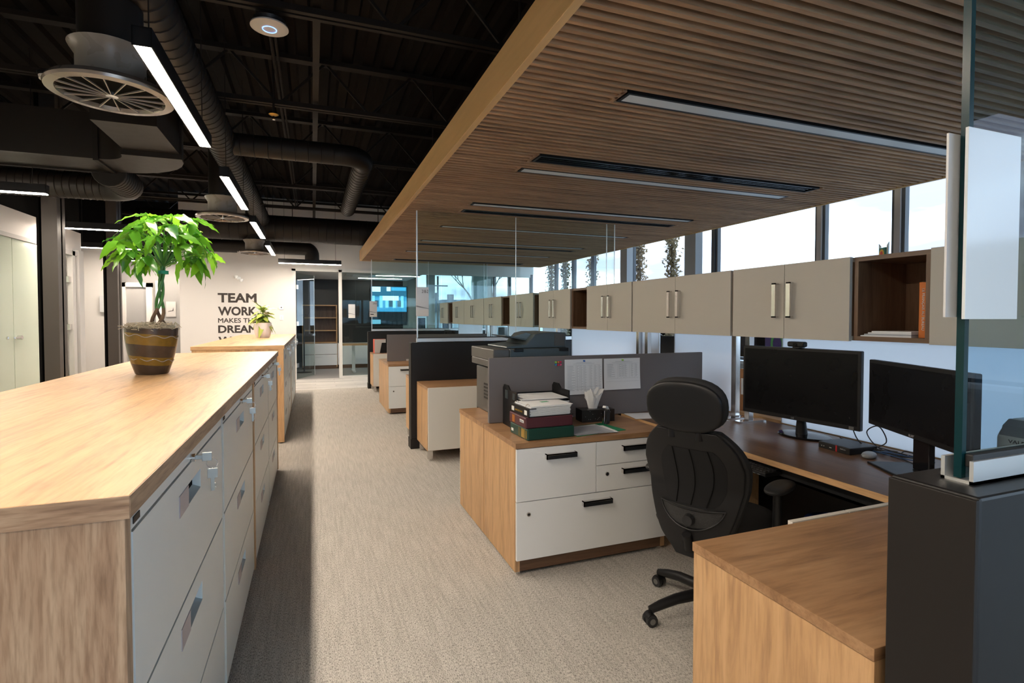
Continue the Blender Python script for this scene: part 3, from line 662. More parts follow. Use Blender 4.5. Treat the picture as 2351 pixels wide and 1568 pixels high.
def drawercab(y0, y1, s, lab, group, x0=1.04, x1=2.04):
    """double pedestal with drawers; front faces -Y when s=-1"""
    t = thing('drawer_cabinet', lab, 'cabinet', (0, y0 if s < 0 else y1, 0), group=group)
    D = y1 - y0; o = -s      # body runs away from the front
    def yy(a, b): return sorted((o * a, o * b))
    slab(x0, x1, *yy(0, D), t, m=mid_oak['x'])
    part('side_panel', MB().box(x0 + .002, x0 + .03, *yy(.016, D - .002), .02, ZL - .03), oak['z'], t)
    part('side_panel', MB().box(x1 - .03, x1 - .002, *yy(.016, D - .002), .02, ZL - .03), oak['z'], t)
    part('back_panel', MB().box(x0 + .03, x1 - .03, *yy(D - .02, D - .002), .02, ZL - .03), oak['z'], t)
    part('plinth', MB().box(x0 + .03, x1 - .03, *yy(.02, .04), .02, .09), dim_brown_wood['x'], t)
    part('carcass', MB().box(x0 + .03, x1 - .03, *yy(.018, .022), .09, ZL - .03), M_black, t)
    xm = x0 + .505; zt = ZL - .034
    for k, (a, b, c, d, hx, hz, L) in enumerate(((x0 + .005, xm - .002, .418, zt, x0 + .27, zt - .05, .19), (xm + .002, x1 - .004, .575, zt, x0 + .77, zt - .045, .19),
                                   (xm + .002, x1 - .004, .418, .571, x0 + .77, .53, .19), (x0 + .005, x1 - .004, .088, .414, x0 + .505, .365, .19))):
        dr = part('drawer', MB().box(a, b, *yy(-.002, .016), c, d), M_white, t, bevel=.001); dr.location = (0, 0, 0)
        h = barpull(hx, hz, L, dr, s)
        for q in (h,): q.location = (0, s * .002, 0)
        if k >= 2:
            lx, lz = (xm + .07, .52) if k == 2 else (x0 + .075, .345)
            part('lock', MB().cyl((lx, s * .002, lz), (lx, s * .010, lz), .0115, 18), M_chrome, dr, smooth=True)
            part('keyhole', MB().cyl((lx, s * .010, lz), (lx, s * .0105, lz), .007, 12), M_plasticb, dr)
    glides(t, x0, x1, *yy(0.01, D))
    return t
def legcab(y0, y1, s, lab, group, x0=1.06, kw=.50, xe=2.04):
    """low credenza on chrome legs with a long top; the flush white panel is on the s side"""
    t = thing('leg_credenza', lab, 'cabinet', (0, y0 if s < 0 else y1, 0), group=group); D = y1 - y0; o = -s
    def yy(a, b): return sorted((o * a, o * b))
    slab(x0, xe, *yy(0.006, D), t)
    part('side_panel', MB().box(x0, x0 + .028, *yy(.010, D - .002), .13, ZL - .03), oak['z'], t)
    part('inner_panel', MB().box(x0 + kw - .02, x0 + kw, *yy(.010, D - .002), .13, ZL - .03), dim_brown_wood['z'], t)
    part('bottom_panel', MB().box(x0, x0 + kw, *yy(.010, D - .002), .105, .13), oak['x'], t)
    part('end_panel', MB().box(xe - .03, xe, *yy(.02, D - .002), .02, ZL - .03), dim_brown_wood['z'], t)
    part('white_panel', MB().box(x0 + .004, x0 + kw + .012, *yy(-.010, .008), .112, ZL - .006), M_cream, t, bevel=.001)
    for xx in (x0 + .01, x0 + kw - .06):
        for a in (.03, D - .09): part('leg', MB().box(xx, xx + .05, *yy(a, a + .05), .018, .107).cyl((xx + .025, (yy(a, a + .05)[0] + yy(a, a + .05)[1]) / 2, 0), (xx + .025, (yy(a, a + .05)[0] + yy(a, a + .05)[1]) / 2, .02), .012, 10), M_chrome, t)
    return t
# near station credenza (closed oak side towards aisle, white fronts facing the chair)
t = thing('oak_credenza', 'oak low cabinet in the right foreground against the nearest partition', 'cabinet')
slab(1.10, 2.055, .755, 1.325, t, z=.742, th=.028)
part('side_panel', MB().box(1.104, 1.132, .757, 1.322, .015, .714), oak['z'], t)
part('back_panel', MB().box(1.132, 2.05, .757, .775, .015, .714), oak['z'], t)
part('side_panel', MB().box(2.02, 2.05, .757, 1.322, .015, .714), oak['z'], t)
for a, b in ((1.52, 1.79), (1.794, 2.05)): part('drawer_front', MB().box(a, b, 1.327, 1.347, .1, .745), M_cream, t, bevel=.001)
part('drawer_front', MB().box(1.106, 1.516, 1.309, 1.321, .1, .712), M_cream, t)
part('plinth', MB().box(1.132, 2.02, 1.29, 1.31, .015, .1), dim_brown_wood['x'], t)
glides(t, 1.10, 2.05, .77, 1.31)
g = 'drawer cabinets at the desks'
drawercab(2.70, 3.285, -1, 'white-fronted drawer cabinet with oak side in centre foreground, binders on top', g)
drawercab(3.29, 3.90, 1, 'oak drawer cabinet behind the grey screen, carrying the large printer', g)
drawercab(7.95, 8.54, -1, 'white-fronted drawer cabinet of the middle workstation, past the first partition', g)
drawercab(8.545, 9.15, 1, 'oak drawer cabinet behind the second grey screen', g)
g = 'credenzas on chrome legs'
legcab(5.20, 5.765, -1, 'cream-panelled credenza on chrome legs in front of the mid-view partition', g)
legcab(5.938, 6.50, 1, 'oak credenza on chrome legs just behind the mid-view partition', g)
legcab(10.45, 11.015, -1, 'cream-panelled credenza on chrome legs in front of the farthest partition', g, x0=1.08)

# desks
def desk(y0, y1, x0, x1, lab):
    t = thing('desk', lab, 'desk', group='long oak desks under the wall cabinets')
    part('top', MB().box(x0, x1, y0, y1, .722, .75), dim_brown_wood['y'], t)
    part('front_edge', MB().box(x0 - .002, x0 + .001, y0, y1, .722, .75), oak['y'], t)
    for yy in (y0 + .12, y1 - .12):
        part('leg', MB().box((x0 + x1) / 2 - .04, (x0 + x1) / 2 + .04, yy - .025, yy + .025, .03, .722), M_alu, t)
        part('foot', MB().box(x0 + .06, x1 - .06, yy - .035, yy + .035, 0, .03), M_alu, t, bevel=.004)
    part('modesty_panel', MB().box(x1 - .05, x1 - .03, y0 + .03, y1 - .03, .04, .70), M_dark, t)  # extended almost to the floor to keep the space under the desk dark
    return t
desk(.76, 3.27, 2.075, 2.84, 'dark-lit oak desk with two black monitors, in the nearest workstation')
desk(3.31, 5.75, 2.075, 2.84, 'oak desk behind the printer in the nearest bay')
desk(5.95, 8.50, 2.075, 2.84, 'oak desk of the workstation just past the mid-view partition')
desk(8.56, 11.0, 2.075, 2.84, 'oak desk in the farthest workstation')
for a, b, nm in ((.76, 5.75, 'nearest'), (5.95, 11.0, 'farther')):
    t = thing('desk', 'oak desk on the window side of the frosted panels, %s of two' % nm, 'desk', group='window side desks')
    part('top', MB().box(2.93, 3.68, a, b, .722, .75), oak['y'], t)
    for yy in (a + .1, (a + b) / 2, b - .1):
        part('leg', MB().box(3.27, 3.35, yy - .025, yy + .025, .03, .722), M_alu, t); part('foot', MB().box(3.0, 3.6, yy - .035, yy + .035, 0, .03), M_alu, t)

# ================================================================ WALL CABINETS ON POSTS
OX0, OX1, OZ0, OZ1 = 2.55, 2.92, 1.325, 1.742
def overcab(y0, y1, lab, kind):
    t = thing('overhead_cabinet' if kind == 'c' else 'open_shelf_unit', lab, 'wall cabinet' if kind == 'c' else 'shelf', (OX0, y0, OZ0), group='cream overhead cabinets' if kind == 'c' else 'open shelf units between the overhead cabinets')
    Wd = y1 - y0; H = OZ1 - OZ0; D = OX1 - OX0
    fx = 0 if kind == 'c' else .0
    part('top_panel', MB().box(.0, D, 0.002, Wd - .002, H - .022, H), dim_brown_wood['y'] if kind == 's' else M_taupe, t)
    part('bottom_panel', MB().box(.0, D, 0.002, Wd - .002, 0, .022), dim_brown_wood['y'] if kind == 's' else M_taupe, t)
    part('side_panel', MB().box(.0, D, 0.002, .022, .022, H - .022), dim_brown_wood['z'], t)
    part('side_panel', MB().box(.0, D, Wd - .022, Wd - .002, .022, H - .022), dim_brown_wood['z'], t)
    part('back_panel', MB().box(D - .015, D - .001, .022, Wd - .022, .022, H - .022), dim_brown_wood['z'], t)
    if kind == 'c':
        m = Wd / 2
        for a, b, hy in ((.003, m - .0015, m - .05), (m + .0015, Wd - .003, m + .05)):
            d = part('door', MB().box(-.02, -.001, a, b, -.004, H + .003), M_taupe, t, bevel=.001)
            part('handle', MB().box(-.05, -.042, hy - .013, hy + .013, .115, .315).box(-.05, -.02, hy - .013, hy + .013, .307, .315).box(-.05, -.02, hy - .013, hy + .013, .115, .123), M_chrome, d)
    return t
seq = [(-.30, .635, 'c'), (.67, 1.525, 'c'), (1.53, 1.885, 's'), (1.89, 2.685, 'c'), (2.70, 3.825, 'c'), (3.835, 4.625, 'c'), (4.63, 4.975, 's'), (4.98, 5.805, 'c'),
       (5.975, 6.81, 'c'), (6.815, 7.145, 's'), (7.15, 7.975, 'c'), (7.985, 9.13, 'c'), (9.14, 9.98, 'c'), (9.985, 10.355, 's'), (10.36, 11.07, 'c')]
where = ['right beside the camera, outside the right edge', 'seen through the closest glass screen', 'above the second monitor, holding papers and an orange book', 'above the first monitor, nearest with chrome handles in clear view', 'widest, second from the open shelf, above the chair', 'third from the right, above the pinned sheets',
         'small, in the middle of the nearest row', 'left of the small open shelf, ending at the mid-view glass', 'first one past the mid-view glass', 'small, just past the mid-view glass', 'just left of the small shelf past the mid-view glass',
         'wide, centred in the farther row', 'left of the widest one in the farther row', 'smallest in view, near the far end', 'last one at the far end of the row']
for (a, b, k), wn in zip(seq, where): overcab(a, b, ('cream double-door overhead cabinet, ' if k == 'c' else 'brown open shelf unit, ') + wn, k)
# chrome posts carrying the cabinets
def post(y, lab):
    t = thing('chrome_post', lab, 'post', (2.70, y, .75), group='chrome posts under the overhead cabinets')
    part('upright', MB().box(-.02, .02, -.02, .02, .01, OZ0 - .75), M_chrome, t, bevel=.002)
    part('foot_plate', MB().box(-.10, .12, -.03, .03, 0, .01), M_chrome, t)
    part('screw', MB().cyl((-.06, 0, .01), (-.06, 0, .018), .008, 10), M_chrome, t)
pn = ['left one beside the first monitor', 'partly behind the first monitor', 'right one behind the fabric screen', 'left one behind the fabric screen', 'just before the mid-view partition',
      'just past the mid-view partition', 'first of the pair centred in the farther row', 'second of the pair centred in the farther row', 'near the far end of the row', 'nearest, hidden partly by the second monitor']
for y, nm in zip((2.83, 2.71, 3.84, 3.97, 5.62, 6.13, 8.10, 8.30, 10.9), pn): post(y, 'polished chrome post carrying the overhead cabinets, ' + nm)
# frosted acrylic panels
def fpanel(y0, y1, lab):
    t = thing('frosted_panel', lab, 'panel', (2.87, y0, .752), group='frosted panels behind the desks')
    part('sheet', MB().box(0, .01, 0, y1 - y0, 0, OZ0 - .757), M_frost, t)
    part('edge_strip', MB().box(-.001, .011, -.006, 0, 0, OZ0 - .757).box(-.001, .011, y1 - y0, y1 - y0 + .006, 0, OZ0 - .757), M_alu, t)
for a, b, nm in ((.76, 2.60, 'behind the two monitors'), (3.00, 3.70, 'at the right end of the grey desk screen'), (3.92, 5.60, 'behind the printer and pinned sheets'), (5.98, 7.75, 'first past the mid-view partition'), (8.35, 8.95, 'short one in the farther bay'), (9.15, 10.8, 'at the far end of the row')):
    fpanel(a, b, 'frosted white panel lit by the windows, ' + nm)
# grey fabric screens
def fscreen(x0, x1, y, lab, z1=1.175):
    t = thing('fabric_screen', lab, 'desk screen', (0, y, ZL), group='grey fabric desk screens')
    part('panel', MB().box(x0, x1, -.013, .013, .002, z1 - ZL), M_fabric, t, bevel=.003)
    for xx in (x0 + .3, x1 - .3): part('clamp', MB().box(xx, xx + .06, -.016, .016, 0, .03), M_alu, t)
fscreen(1.075, 2.80, 3.29, 'grey fabric desk screen in centre view with two sheets pinned on it')
fscreen(1.10, 2.80, 8.545, 'grey fabric desk screen of the farther bay', 1.17)

# ================================================================ THINGS ON THE NEAR CABINET
def binder(name, W_, D_, H_, m, loc, rz, lab, cat='binder'):
    t = thing(name, lab, cat, loc, rz, 'ring binders stacked on the drawer cabinet')
    b = MB().box(0, .004, 0, D_, 0, H_).box(0, W_, 0, D_, 0, .004).box(0, W_, 0, D_, H_ - .004, H_)
    part('cover', b, m, t, bevel=.0015)
    return t
M_maroon = mat('maroon_cover', (.085, .022, .030), .38, bump=.2, bscale=500); M_green = mat('dark_green_cover', (.010, .055, .038), .38, bump=.2, bscale=500)
M_gold = mat('gold_foil', (.42, .27, .05), .4, .3); M_sticker = mat('white_sticker', (.75, .75, .72), .6)
def slipbinder(m, L, Dp, H_, loc, rz, lab):
    t = thing('law_binder', lab, 'binder', loc, rz, 'binders stacked on the drawer cabinet')
    part('cover', MB().box(0, L, 0, Dp, 0, H_), m, t, bevel=.006)
    return t
# spine on the -X side (x=0)
t = slipbinder(M_green, .30, .255, .066, (1.125, 2.735, .745), R(2), 'dark green binder with gold spine label, bottom of the stack')
part('spine_label', MB().box(-.0012, .0004, .045, .088, .008, .058).box(-.0012, .0004, .034, .039, .006, .060), M_gold, t)
part('sticker', MB().box(-.0012, .0004, .205, .235, .018, .034), M_sticker, t)
part('lettering', MB().box(-.0012, .0004, .012, .016, .01, .055).box(-.0012, .0004, .020, .024, .01, .055).box(-.0012, .0004, .108, .112, .008, .058).box(-.0012, .0004, .125, .128, .008, .058), M_gold, t)
t = slipbinder(M_maroon, .30, .255, .062, (1.118, 2.745, .8115), R(1), 'maroon binder with orange spine label, between the green and black ones')
part('spine_label', MB().box(-.0012, .0004, .165, .205, .010, .052), mat('orange_label', (.42, .14, .02), .5), t)
part('sticker', MB().box(-.0012, .0004, .030, .088, .028, .044), M_sticker, t)
text('lettering', 'DOSSIERS', M_ink, (-.0016, .084, .031), FACE_X, h=.009, w=.048, parent=t)
t = thing('ring_binder', 'open black ring binder full of white pages, on top of the maroon binder', 'binder', (1.135, 2.745, .874), R(3), 'binders stacked on the drawer cabinet')
part('cover', MB().box(0, .29, 0, .25, 0, .003).box(0, .003, 0, .25, 0, .048).box(0, .05, 0, .25, .046, .049), M_plasticb, t)
m = MB()
for k in range(9): m.box(.012 + .002 * (k % 3), .272 + .004 * (k % 2), .008, .242, .004 + k * .0052, .0078 + k * .0052)
part('pages', m, M_paper, t)
part('spine_label', MB().box(-.0012, .0, .20, .235, .010, .036).box(-.0012, 0, .02, .055, .010, .036), M_sticker, t)
text('lettering', 'RAPPORTS 2018', M_gold, (-.0008, .185, .016), FACE_X, h=.010, w=.10, parent=t)
part('loose_sheets', MB().box(.02, .285, .01, .235, .052, .056).box(.035, .30, .02, .24, .057, .059), M_paper, t)
part('sticky_note', MB().box(.15, .20, .13, .165, .0592, .0598), mat('green_note', (.15, .42, .28), .7), t)
for yy in (.05, .20): part('ring', MB().tube([(.018 + .012 * math.cos(R(a)), yy, .055 + .014 * math.sin(R(a))) for a in range(0, 361, 40)], .0018, 6), M_chrome, t, smooth=True)
# letter trays
t = thing('letter_tray', 'tall black plastic letter tray stack with papers behind the binders', 'letter tray', (1.16, 2.998, .745), R(-1))
for k in range(4):
    z = .012 + k * .058
    part('shelf', MB().box(.008, .352, 0, .262, z, z + .003), M_plasticb, t)
for x in (0, .352):
    s = MB(); s.prism([(.0, 0), (.26, 0), (.26, .24), (.235, .262), (.16, .262), (.12, .235), (.0, .235)], 'x', x, x + .008)
    part('side_frame', s, M_plasticb, t, bevel=.001)
part('back_frame', MB().box(.008, .352, .254, .262, 0, .20), M_plasticb, t)
for x in (-.001, .3601):
    part('inset_panel', MB().box(x - .0005, x + .0015, .03, .07, .185, .225).box(x - .0005, x + .0015, .16, .21, .175, .23), mat('smoke_panel', (.05, .065, .07), .2), t)
part('label', MB().box(.3605, .3615, .09, .145, .195, .22), M_sticker, t)
m = MB()
for k in range(14): m.box(.02 + .004 * (k % 3), .335 - .006 * (k % 4), -.03 + .008 * (k % 3), .225, .191 + k * .0008, .1916 + k * .0008) if k < 6 else m.box(.03 + .005 * (k % 3), .34 + .01 * (k % 3), -.045 + .01 * (k % 4), .22, .075 + (k % 8) * .013, .080 + (k % 8) * .013)
part('papers', m, M_paper, t)
part('papers', MB().box(.20, .335, -.03, .05, .016, .03), mat('pink_card', (.45, .03, .12), .6), t)
# tissue box
t = thing('tissue_box', 'black tissue box with a white tissue pulled out', 'tissue box', (1.66, 3.09, .745), R(-6))
part('box', MB().box(0, .235, 0, .115, 0, .082), mat('black_card', (.014, .013, .013), .4), t, bevel=.002)
m = MB(); random.seed(4)
def rose(n, h, r0, r1):
    vs = []; fs = []; nu = 26; nv = 7
    for j in range(nv):
        q = j / (nv - 1)
        for i in range(nu):
            a = 2 * math.pi * i / nu
            rr = (r0 * (1 - q) + r1 * q) * (1 + .45 * q * math.sin(a * 3 + 1) + .22 * q * math.sin(a * 7))
            vs.append((.10 + rr * math.cos(a) * 1.25, .057 + rr * math.sin(a) * .55, .078 + h * q * (1 + .20 * math.sin(a * 2 + .6) * q + .1 * math.sin(5 * a))))
    for j in range(nv - 1):
        for i in range(nu): fs.append((j * nu + i, j * nu + (i + 1) % nu, (j + 1) * nu + (i + 1) % nu, (j + 1) * nu + i))
    return vs, fs
m.add(*rose(0, .105, .024, .044)).add(*rose(0, .115, .012, .022)); part('tissue', m, mat('tissue_paper', (.82, .82, .80), .8), t, smooth=True)
m = MB()
for k in range(16): x, z = random.uniform(.01, .22), random.uniform(.01, .075); m.box(x, x + .003, -.0006, 0, z, z + .003)
part('printed_dots', m, M_ink, t, kind='stuff')
# stapler standing on end
t = thing('stapler', 'black and grey stapler standing on its end before the tissue box', 'stapler', (1.785, 3.0, .745), R(25))
part('body', MB().prism([(-.022, 0), (.022, 0), (.03, .02), (.030, .085), (.012, .10), (0, .085), (-.012, .03)], 'y', -.016, .016), M_plasticb, t, bevel=.004)
part('arm', MB().prism([(.020, .02), (.030, .085), (.012, .115), (-.012, .122), (-.022, .108), (.006, .098), (.012, .06)], 'y', -.013, .013), M_alu, t, bevel=.003)
part('magazine', MB().box(-.028, -.022, -.008, .008, .004, .09), M_chrome, t)
# folder and papers
t = thing('green_folder', 'green folder lying under loose papers on the drawer cabinet', 'folder', (1.44, 2.735, .745), R(9))
part('cover', MB().add([(0, 0, 0), (.37, 0, 0), (.37, .24, 0), (0, .24, 0), (0, 0, .003), (.37, 0, .003), (.37, .24, .003), (0, .24, .003)], [(3, 2, 1, 0), (4, 5, 6, 7), (0, 1, 5, 4), (1, 2, 6, 5), (2, 3, 7, 6), (3, 0, 4, 7)]), mat('green_folder_card', (.0, .22, .09), .5), t)
t = thing('loose_papers', 'sheaf of white and grey printed sheets beside the binders', 'papers', (1.44, 2.74, .749), R(5))
for k, (dx, dy, r, mm) in enumerate(((.0, 0, 0, M_paper), (.015, .01, -7, M_paper), (.02, .004, 4, M_paper), (-.015, .0, -3, mat('grey_print_paper', (.42, .45, .50), .6)))):
    o = part('sheet', MB().box(0, .27, 0, .20, 0, .0012), mm, t); o.location = (dx, dy, k * .0016); o.rotation_euler = (0, 0, R(r))
m = MB()
for k in range(12): m.box(.18, .24 - .012 * (k % 3), .03 + k * .012, .0315 + k * .012, .0054, .0058)
part('printed_lines', m, M_ink, t, kind='stuff')
# pinned sheets
def pinned(x0, x1, z0, z1, y, lab, pin, rows, col):
    t = thing('pinned_sheet', lab, 'sheet of paper', (x0, y, z0), group='sheets pinned to the grey screen')
    w, h = x1 - x0, z1 - z0; vs = []; fs = []
    for j in range(7):
        for i in range(5):
            q = j / 6; vs.append((w * i / 4, -.003 - .012 * (1 - q) ** 2 * (.5 + .5 * i / 4), h * q))
    for j in range(6):
        for i in range(4): fs.append((j * 5 + i, j * 5 + i + 1, (j + 1) * 5 + i + 1, (j + 1) * 5 + i))
    part('sheet', MB().add(vs, fs), M_paper, t, smooth=True)
    m = MB()
    def ys(z): return -.0035 - .012 * (1 - z / h) ** 2 * .75 - .004
    cols = [.06, .30, .40, .50, .66, .78, .90] if col else [.08, .40, .48, .56, .74, .86]
    for r in range(rows):
        z = h * (.80 - r * (.72 / rows if col else .42 / rows))
        for k, c in enumerate(cols):
            L = (.16 if k == 0 else .05) * (1 + .3 * math.sin(r * 3 + k * 2)); m.box(w * c, w * (c + L), ys(z), ys(z) + .0004, z, z + .0016)
    m.box(w * .3, w * .7, ys(h * .9), ys(h * .9) + .0004, h * .90, h * .905).box(w * .22, w * .78, ys(h * .87), ys(h * .87) + .0004, h * .87, h * .875)
    for c in ([.28, .38, .48, .64, .77, .88] if col else [.37, .46, .54, .7, .84]): m.box(w * c, w * c + .0005, ys(h * .5), ys(h * .5) + .0004, h * (.14 if col else .36), h * .83)
    for z in ([.14, .22, .83] if col else [.26, .36, .83]): m.box(w * .05, w * .95, ys(h * z), ys(h * z) + .0004, h * z, h * z + .0007)
    part('printed_table', m, M_ink, t, kind='stuff')
    part('push_pin', MB().cyl((w / 2, -.004, h - .012), (w / 2, -.016, h - .012), .006, 12), pin, t, smooth=True)
pinned(1.622, 1.918, .905, 1.150, 3.277, 'portrait sheet with a dense printed table, left one on the grey screen', mat('blue_pin', (.02, .12, .45), .4), 20, True)
pinned(1.932, 2.232, .925, 1.148, 3.277, 'sheet with a short printed table, right one on the grey screen', mat('green_pin', (.25, .55, .05), .4), 12, False)
for k, (dx, dz, c) in enumerate(((0, 0, (.02, .25, .5)), (.018, -.002, (.6, .03, .08)), (.036, 0, (.7, .08, .2)), (0, .017, (.25, .6, .1)), (.018, .017, (.65, .2, .05)), (.036, .018, (.65, .03, .12)))):
    nmz = ['blue pin, lower left', 'red pin, lower middle', 'pink pin, lower right', 'green pin, upper left', 'orange pin, upper middle', 'crimson pin, upper right'][k]
    o = part('push_pin', MB().cyl((1.553 + dx, 3.277, 1.118 + dz), (1.553 + dx, 3.264, 1.118 + dz), .0065, 12), mat('pin_%d' % k, c, .4), smooth=True); tag(o, 'small %s of the cluster on the grey screen' % nmz, 'push pin', 'cluster of push pins')

# ================================================================ LARGE PRINTER (behind the screen)
t = thing('multifunction_printer', 'large grey multifunction printer with a document feeder, behind the grey screen', 'printer', (1.16, 3.44, .745))
M_prn = mat('printer_grey_plastic', (.085, .082, .078), .4); M_prnd = mat('printer_dark_plastic', (.065, .085, .095), .3); M_prnl = mat('printer_light_plastic', (.55, .57, .57), .4)
part('body', MB().box(.03, .56, .04, .50, 0, .33), M_prn, t, bevel=.008)
part('white_trim', MB().box(.022, .05, .03, .07, .0, .34), M_prnl, t, bevel=.003)
part('vent', MB().box(.026, .031, .09, .30, .10, .112).box(.026, .031, .09, .30, .125, .137).box(.026, .031, .09, .30, .15, .162).box(.026, .031, .09, .30, .175, .187).box(.026, .031, .09, .30, .2, .212), M_plasticb, t)
part('control_deck', MB().box(0, .12, 0, .54, .395, .475), M_prn, t, bevel=.006)
part('scanner_bed', MB().box(.12, .585, 0, .52, .40, .475), M_prnd, t, bevel=.008)
part('lower_deck', MB().box(.0, .585, .01, .53, .345, .395), M_prn, t, bevel=.006)
m = MB(); m.prism([(.12, .476), (.585, .476), (.585, .585), (.52, .590), (.40, .588), (.34, .575), (.27, .505), (.12, .490)], 'y', .06, .50)
part('document_feeder', m, M_prnd, t, bevel=.006)
part('input_tray', MB().prism([(.13, .560), (.36, .515), (.37, .524), (.14, .568)], 'y', .12, .44), M_prnd, t, bevel=.002)
part('paper_guide', MB().prism([(.20, .556), (.33, .535), (.335, .575), (.30, .585)], 'y', .14, .155), mat('guide_blue_grey', (.12, .17, .20), .35), t)
for x in (.15, .50): part('hinge', MB().box(x, x + .07, -.012, .03, .455, .478), M_plasticb, t, bevel=.003)
part('lid_panel', MB().box(.49, .57, .055, .0605, .49, .575), M_prn, t)

# ================================================================ OFFICE CHAIR
ch = thing('office_chair', 'black high-back mesh office chair on castors, turned to the desk', 'chair', (1.80, 2.02, 0), R(27))
hub = part('gas_column', MB().cyl((0, 0, .10), (0, 0, .24), .028, 20).cyl((0, 0, .22), (0, 0, .42), .018, 16), M_plasticb, ch, smooth=True)
part('hub', MB().lathe([(.0, .07), (.05, .07), (.055, .10), (.035, .14), (0, .14)], n=20), M_plasticb, ch, smooth=True)
for k in range(5):
    a = R(72 * k + 147); dx, dy = math.cos(a), math.sin(a)
    pts = [(dx * r, dy * r, z) for r, z in ((.02, .105), (.10, .112), (.20, .105), (.28, .088), (.335, .072))]
    l = part('leg', MB().tube(pts, [.026, .026, .024, .022, .018], 12), M_plasticb, ch, smooth=True)
    cx, cy = dx * .335, dy * .335; px, py = -dy, dx
    m = MB()
    for s in (-1, 1): m.cyl((cx + px * s * .006, cy + py * s * .006, .027), (cx + px * s * .026, cy + py * s * .026, .027), .027, 18)
    part('castor', m, M_rubber, l, smooth=True)
    part('castor_hood', MB().cyl((cx + px * -.022, cy + py * -.022, .036), (cx + px * .022, cy + py * .022, .036), .024, 14).cyl((cx, cy, .04), (cx, cy, .075), .008, 8), M_plasticb, l, smooth=True)
    part('castor_ring', MB().cyl((cx + px * s * .0262, cy + py * s * .0262, .027), (cx + px * s * .0272, cy + py * s * .0272, .027), .014, 14), mat('castor_grey', (.16, .16, .15), .5), l, smooth=True)
part('mechanism', MB().box(-.12, .12, -.07, .07, .40, .44), M_plasticb, ch, bevel=.01)
part('seat', MB().pad((.03, 0, .475), (1, 0, 0), (0, 1, 0), (0, 0, 1), .25, .25, .085, ex=3.4, bulge=.3), M_fabricb, ch, smooth=True)
def backpt(u, v, off=0):
    """u -1..1 across, v 0..1 up"""
    z = .37 + v * .585
    hw = .115 + .125 * math.sin(min(1, v * 1.25 + .02) * math.pi / 2) - .045 * max(0, v - .72) / .28
    y = u * hw
    x = -.265 - .025 * v - .055 * math.sin(v * math.pi) * -.5 - .07 * (v - .35) * (v > .35) + .05 * u * u * (.4 + .6 * math.sin(v * math.pi)) - .035 * math.sin(math.pi * min(1, max(0, (v - .05) / .5)))
    return Vector((x + off, y, z))
def sheet(f, nu, nv, off, th, clip=None):
    vs = []; fs = []
    for side in (0, 1):
        for j in range(nv + 1):
            for i in range(nu + 1): vs.append(f(-1 + 2 * i / nu, j / nv, off + (th if side else 0)))
    n = (nu + 1) * (nv + 1)
    for j in range(nv):
        for i in range(nu):
            a = j * (nu + 1) + i; fs.append((a, a + nu + 1, a + nu + 2, a + 1)); fs.append((n + a, n + a + 1, n + a + nu + 2, n + a + nu + 1))
    for i in range(nu): a = i; fs.append((a, a + 1, n + a + 1, n + a)); a = nv * (nu + 1) + i; fs.append((a + 1, a, n + a, n + a + 1))
    for j in range(nv): a = j * (nu + 1); fs.append((a + nu + 1, a, n + a, n + a + nu + 1)); a += nu; fs.append((a, a + nu + 1, n + a + nu + 1, n + a))
    return vs, fs
def rounded(u, v, off):
    # squeeze the corners so the outline is round
    e = 1 - .30 * max(0, (v - .80) / .20) ** 2.2 - .42 * max(0, (.16 - v) / .16) ** 1.6
    return backpt(u * e, v, off)
part('back_cushion', MB().add(*sheet(lambda u, v, o: rounded(u, v, o), 16, 22, .012, .05)), M_fabricb, ch, smooth=True, bevel=.012)
sh = part('back_shell', MB().add(*sheet(lambda u, v, o: rounded(u * .95, v * .985 + .005, o), 16, 22, -.004, .014)), M_plasticb, ch, smooth=True, bevel=.004)
M_meshd = mat('chair_mesh_inset', (.005, .005, .006), .9, bump=.8, bscale=1500)
def win(u, v, off): 
    e = 1 - .25 * abs(2 * v - 1) ** 4
    return backpt(-.06 + u * .62 * e, .42 + v * .43, off)
part('mesh_window', MB().add(*sheet(win, 10, 12, -.0065, .002)), M_meshd, sh, smooth=True)
for q in (-.42, -.06, .30):
    part('rib', MB().tube([backpt(q * (.9 + .1 * j / 8) - .06 * math.sin(j / 8 * 3.1), .42 + .43 * j / 8, -.008) for j in range(9)], .0022, 6), M_black, sh, smooth=True)
def lum(u, v, off): 
    w = math.sqrt(max(0, 1 - (1 - v) ** 2)); return backpt(-.05 + u * .66 * (.12 + .88 * w), .25 + v * .155, off)
part('lumbar_panel', MB().add(*sheet(lum, 12, 8, -.010, .006)), mat('lumbar_grille', (.022, .022, .022), .7, bump=1.0, bscale=260), sh, smooth=True)
part('lumbar_frame', MB().tube([backpt(-.05 + .70 * math.cos(R(a)), .41 + .175 * math.sin(R(a)), -.012) for a in range(180, 361, 15)], .0045, 8).tube([backpt(-.05 + .70 * q / 8, .41 - .02 * (1 - (q / 8) ** 2), -.012) for q in range(-8, 9)], .004, 8), M_plasticb, sh, smooth=True)
kb = backpt(-.05, .315, -.012)
part('lumbar_knob', MB().cyl(kb, kb + Vector((-.024, 0, 0)), .027, 24, .022), mat('knob_gloss', (.02, .02, .021), .25), sh, smooth=True)
for s in (-1, 1): part('headrest_bracket', MB().tube([backpt(s * .30, .93, -.002), backpt(s * .30, .93, 0) + Vector((-.004, 0, .075))], .016, 10), M_plasticb, ch, smooth=True)
hc = backpt(0, 1, 0) + Vector((.0, 0, .105))
part('headrest', MB().pad(hc + Vector((.03, 0, .004)), (0, 1, 0), (-.12, 0, 1), (1, 0, .12), .178, .118, .07, ex=2.5, bulge=.28), M_fabricb, ch, smooth=True)
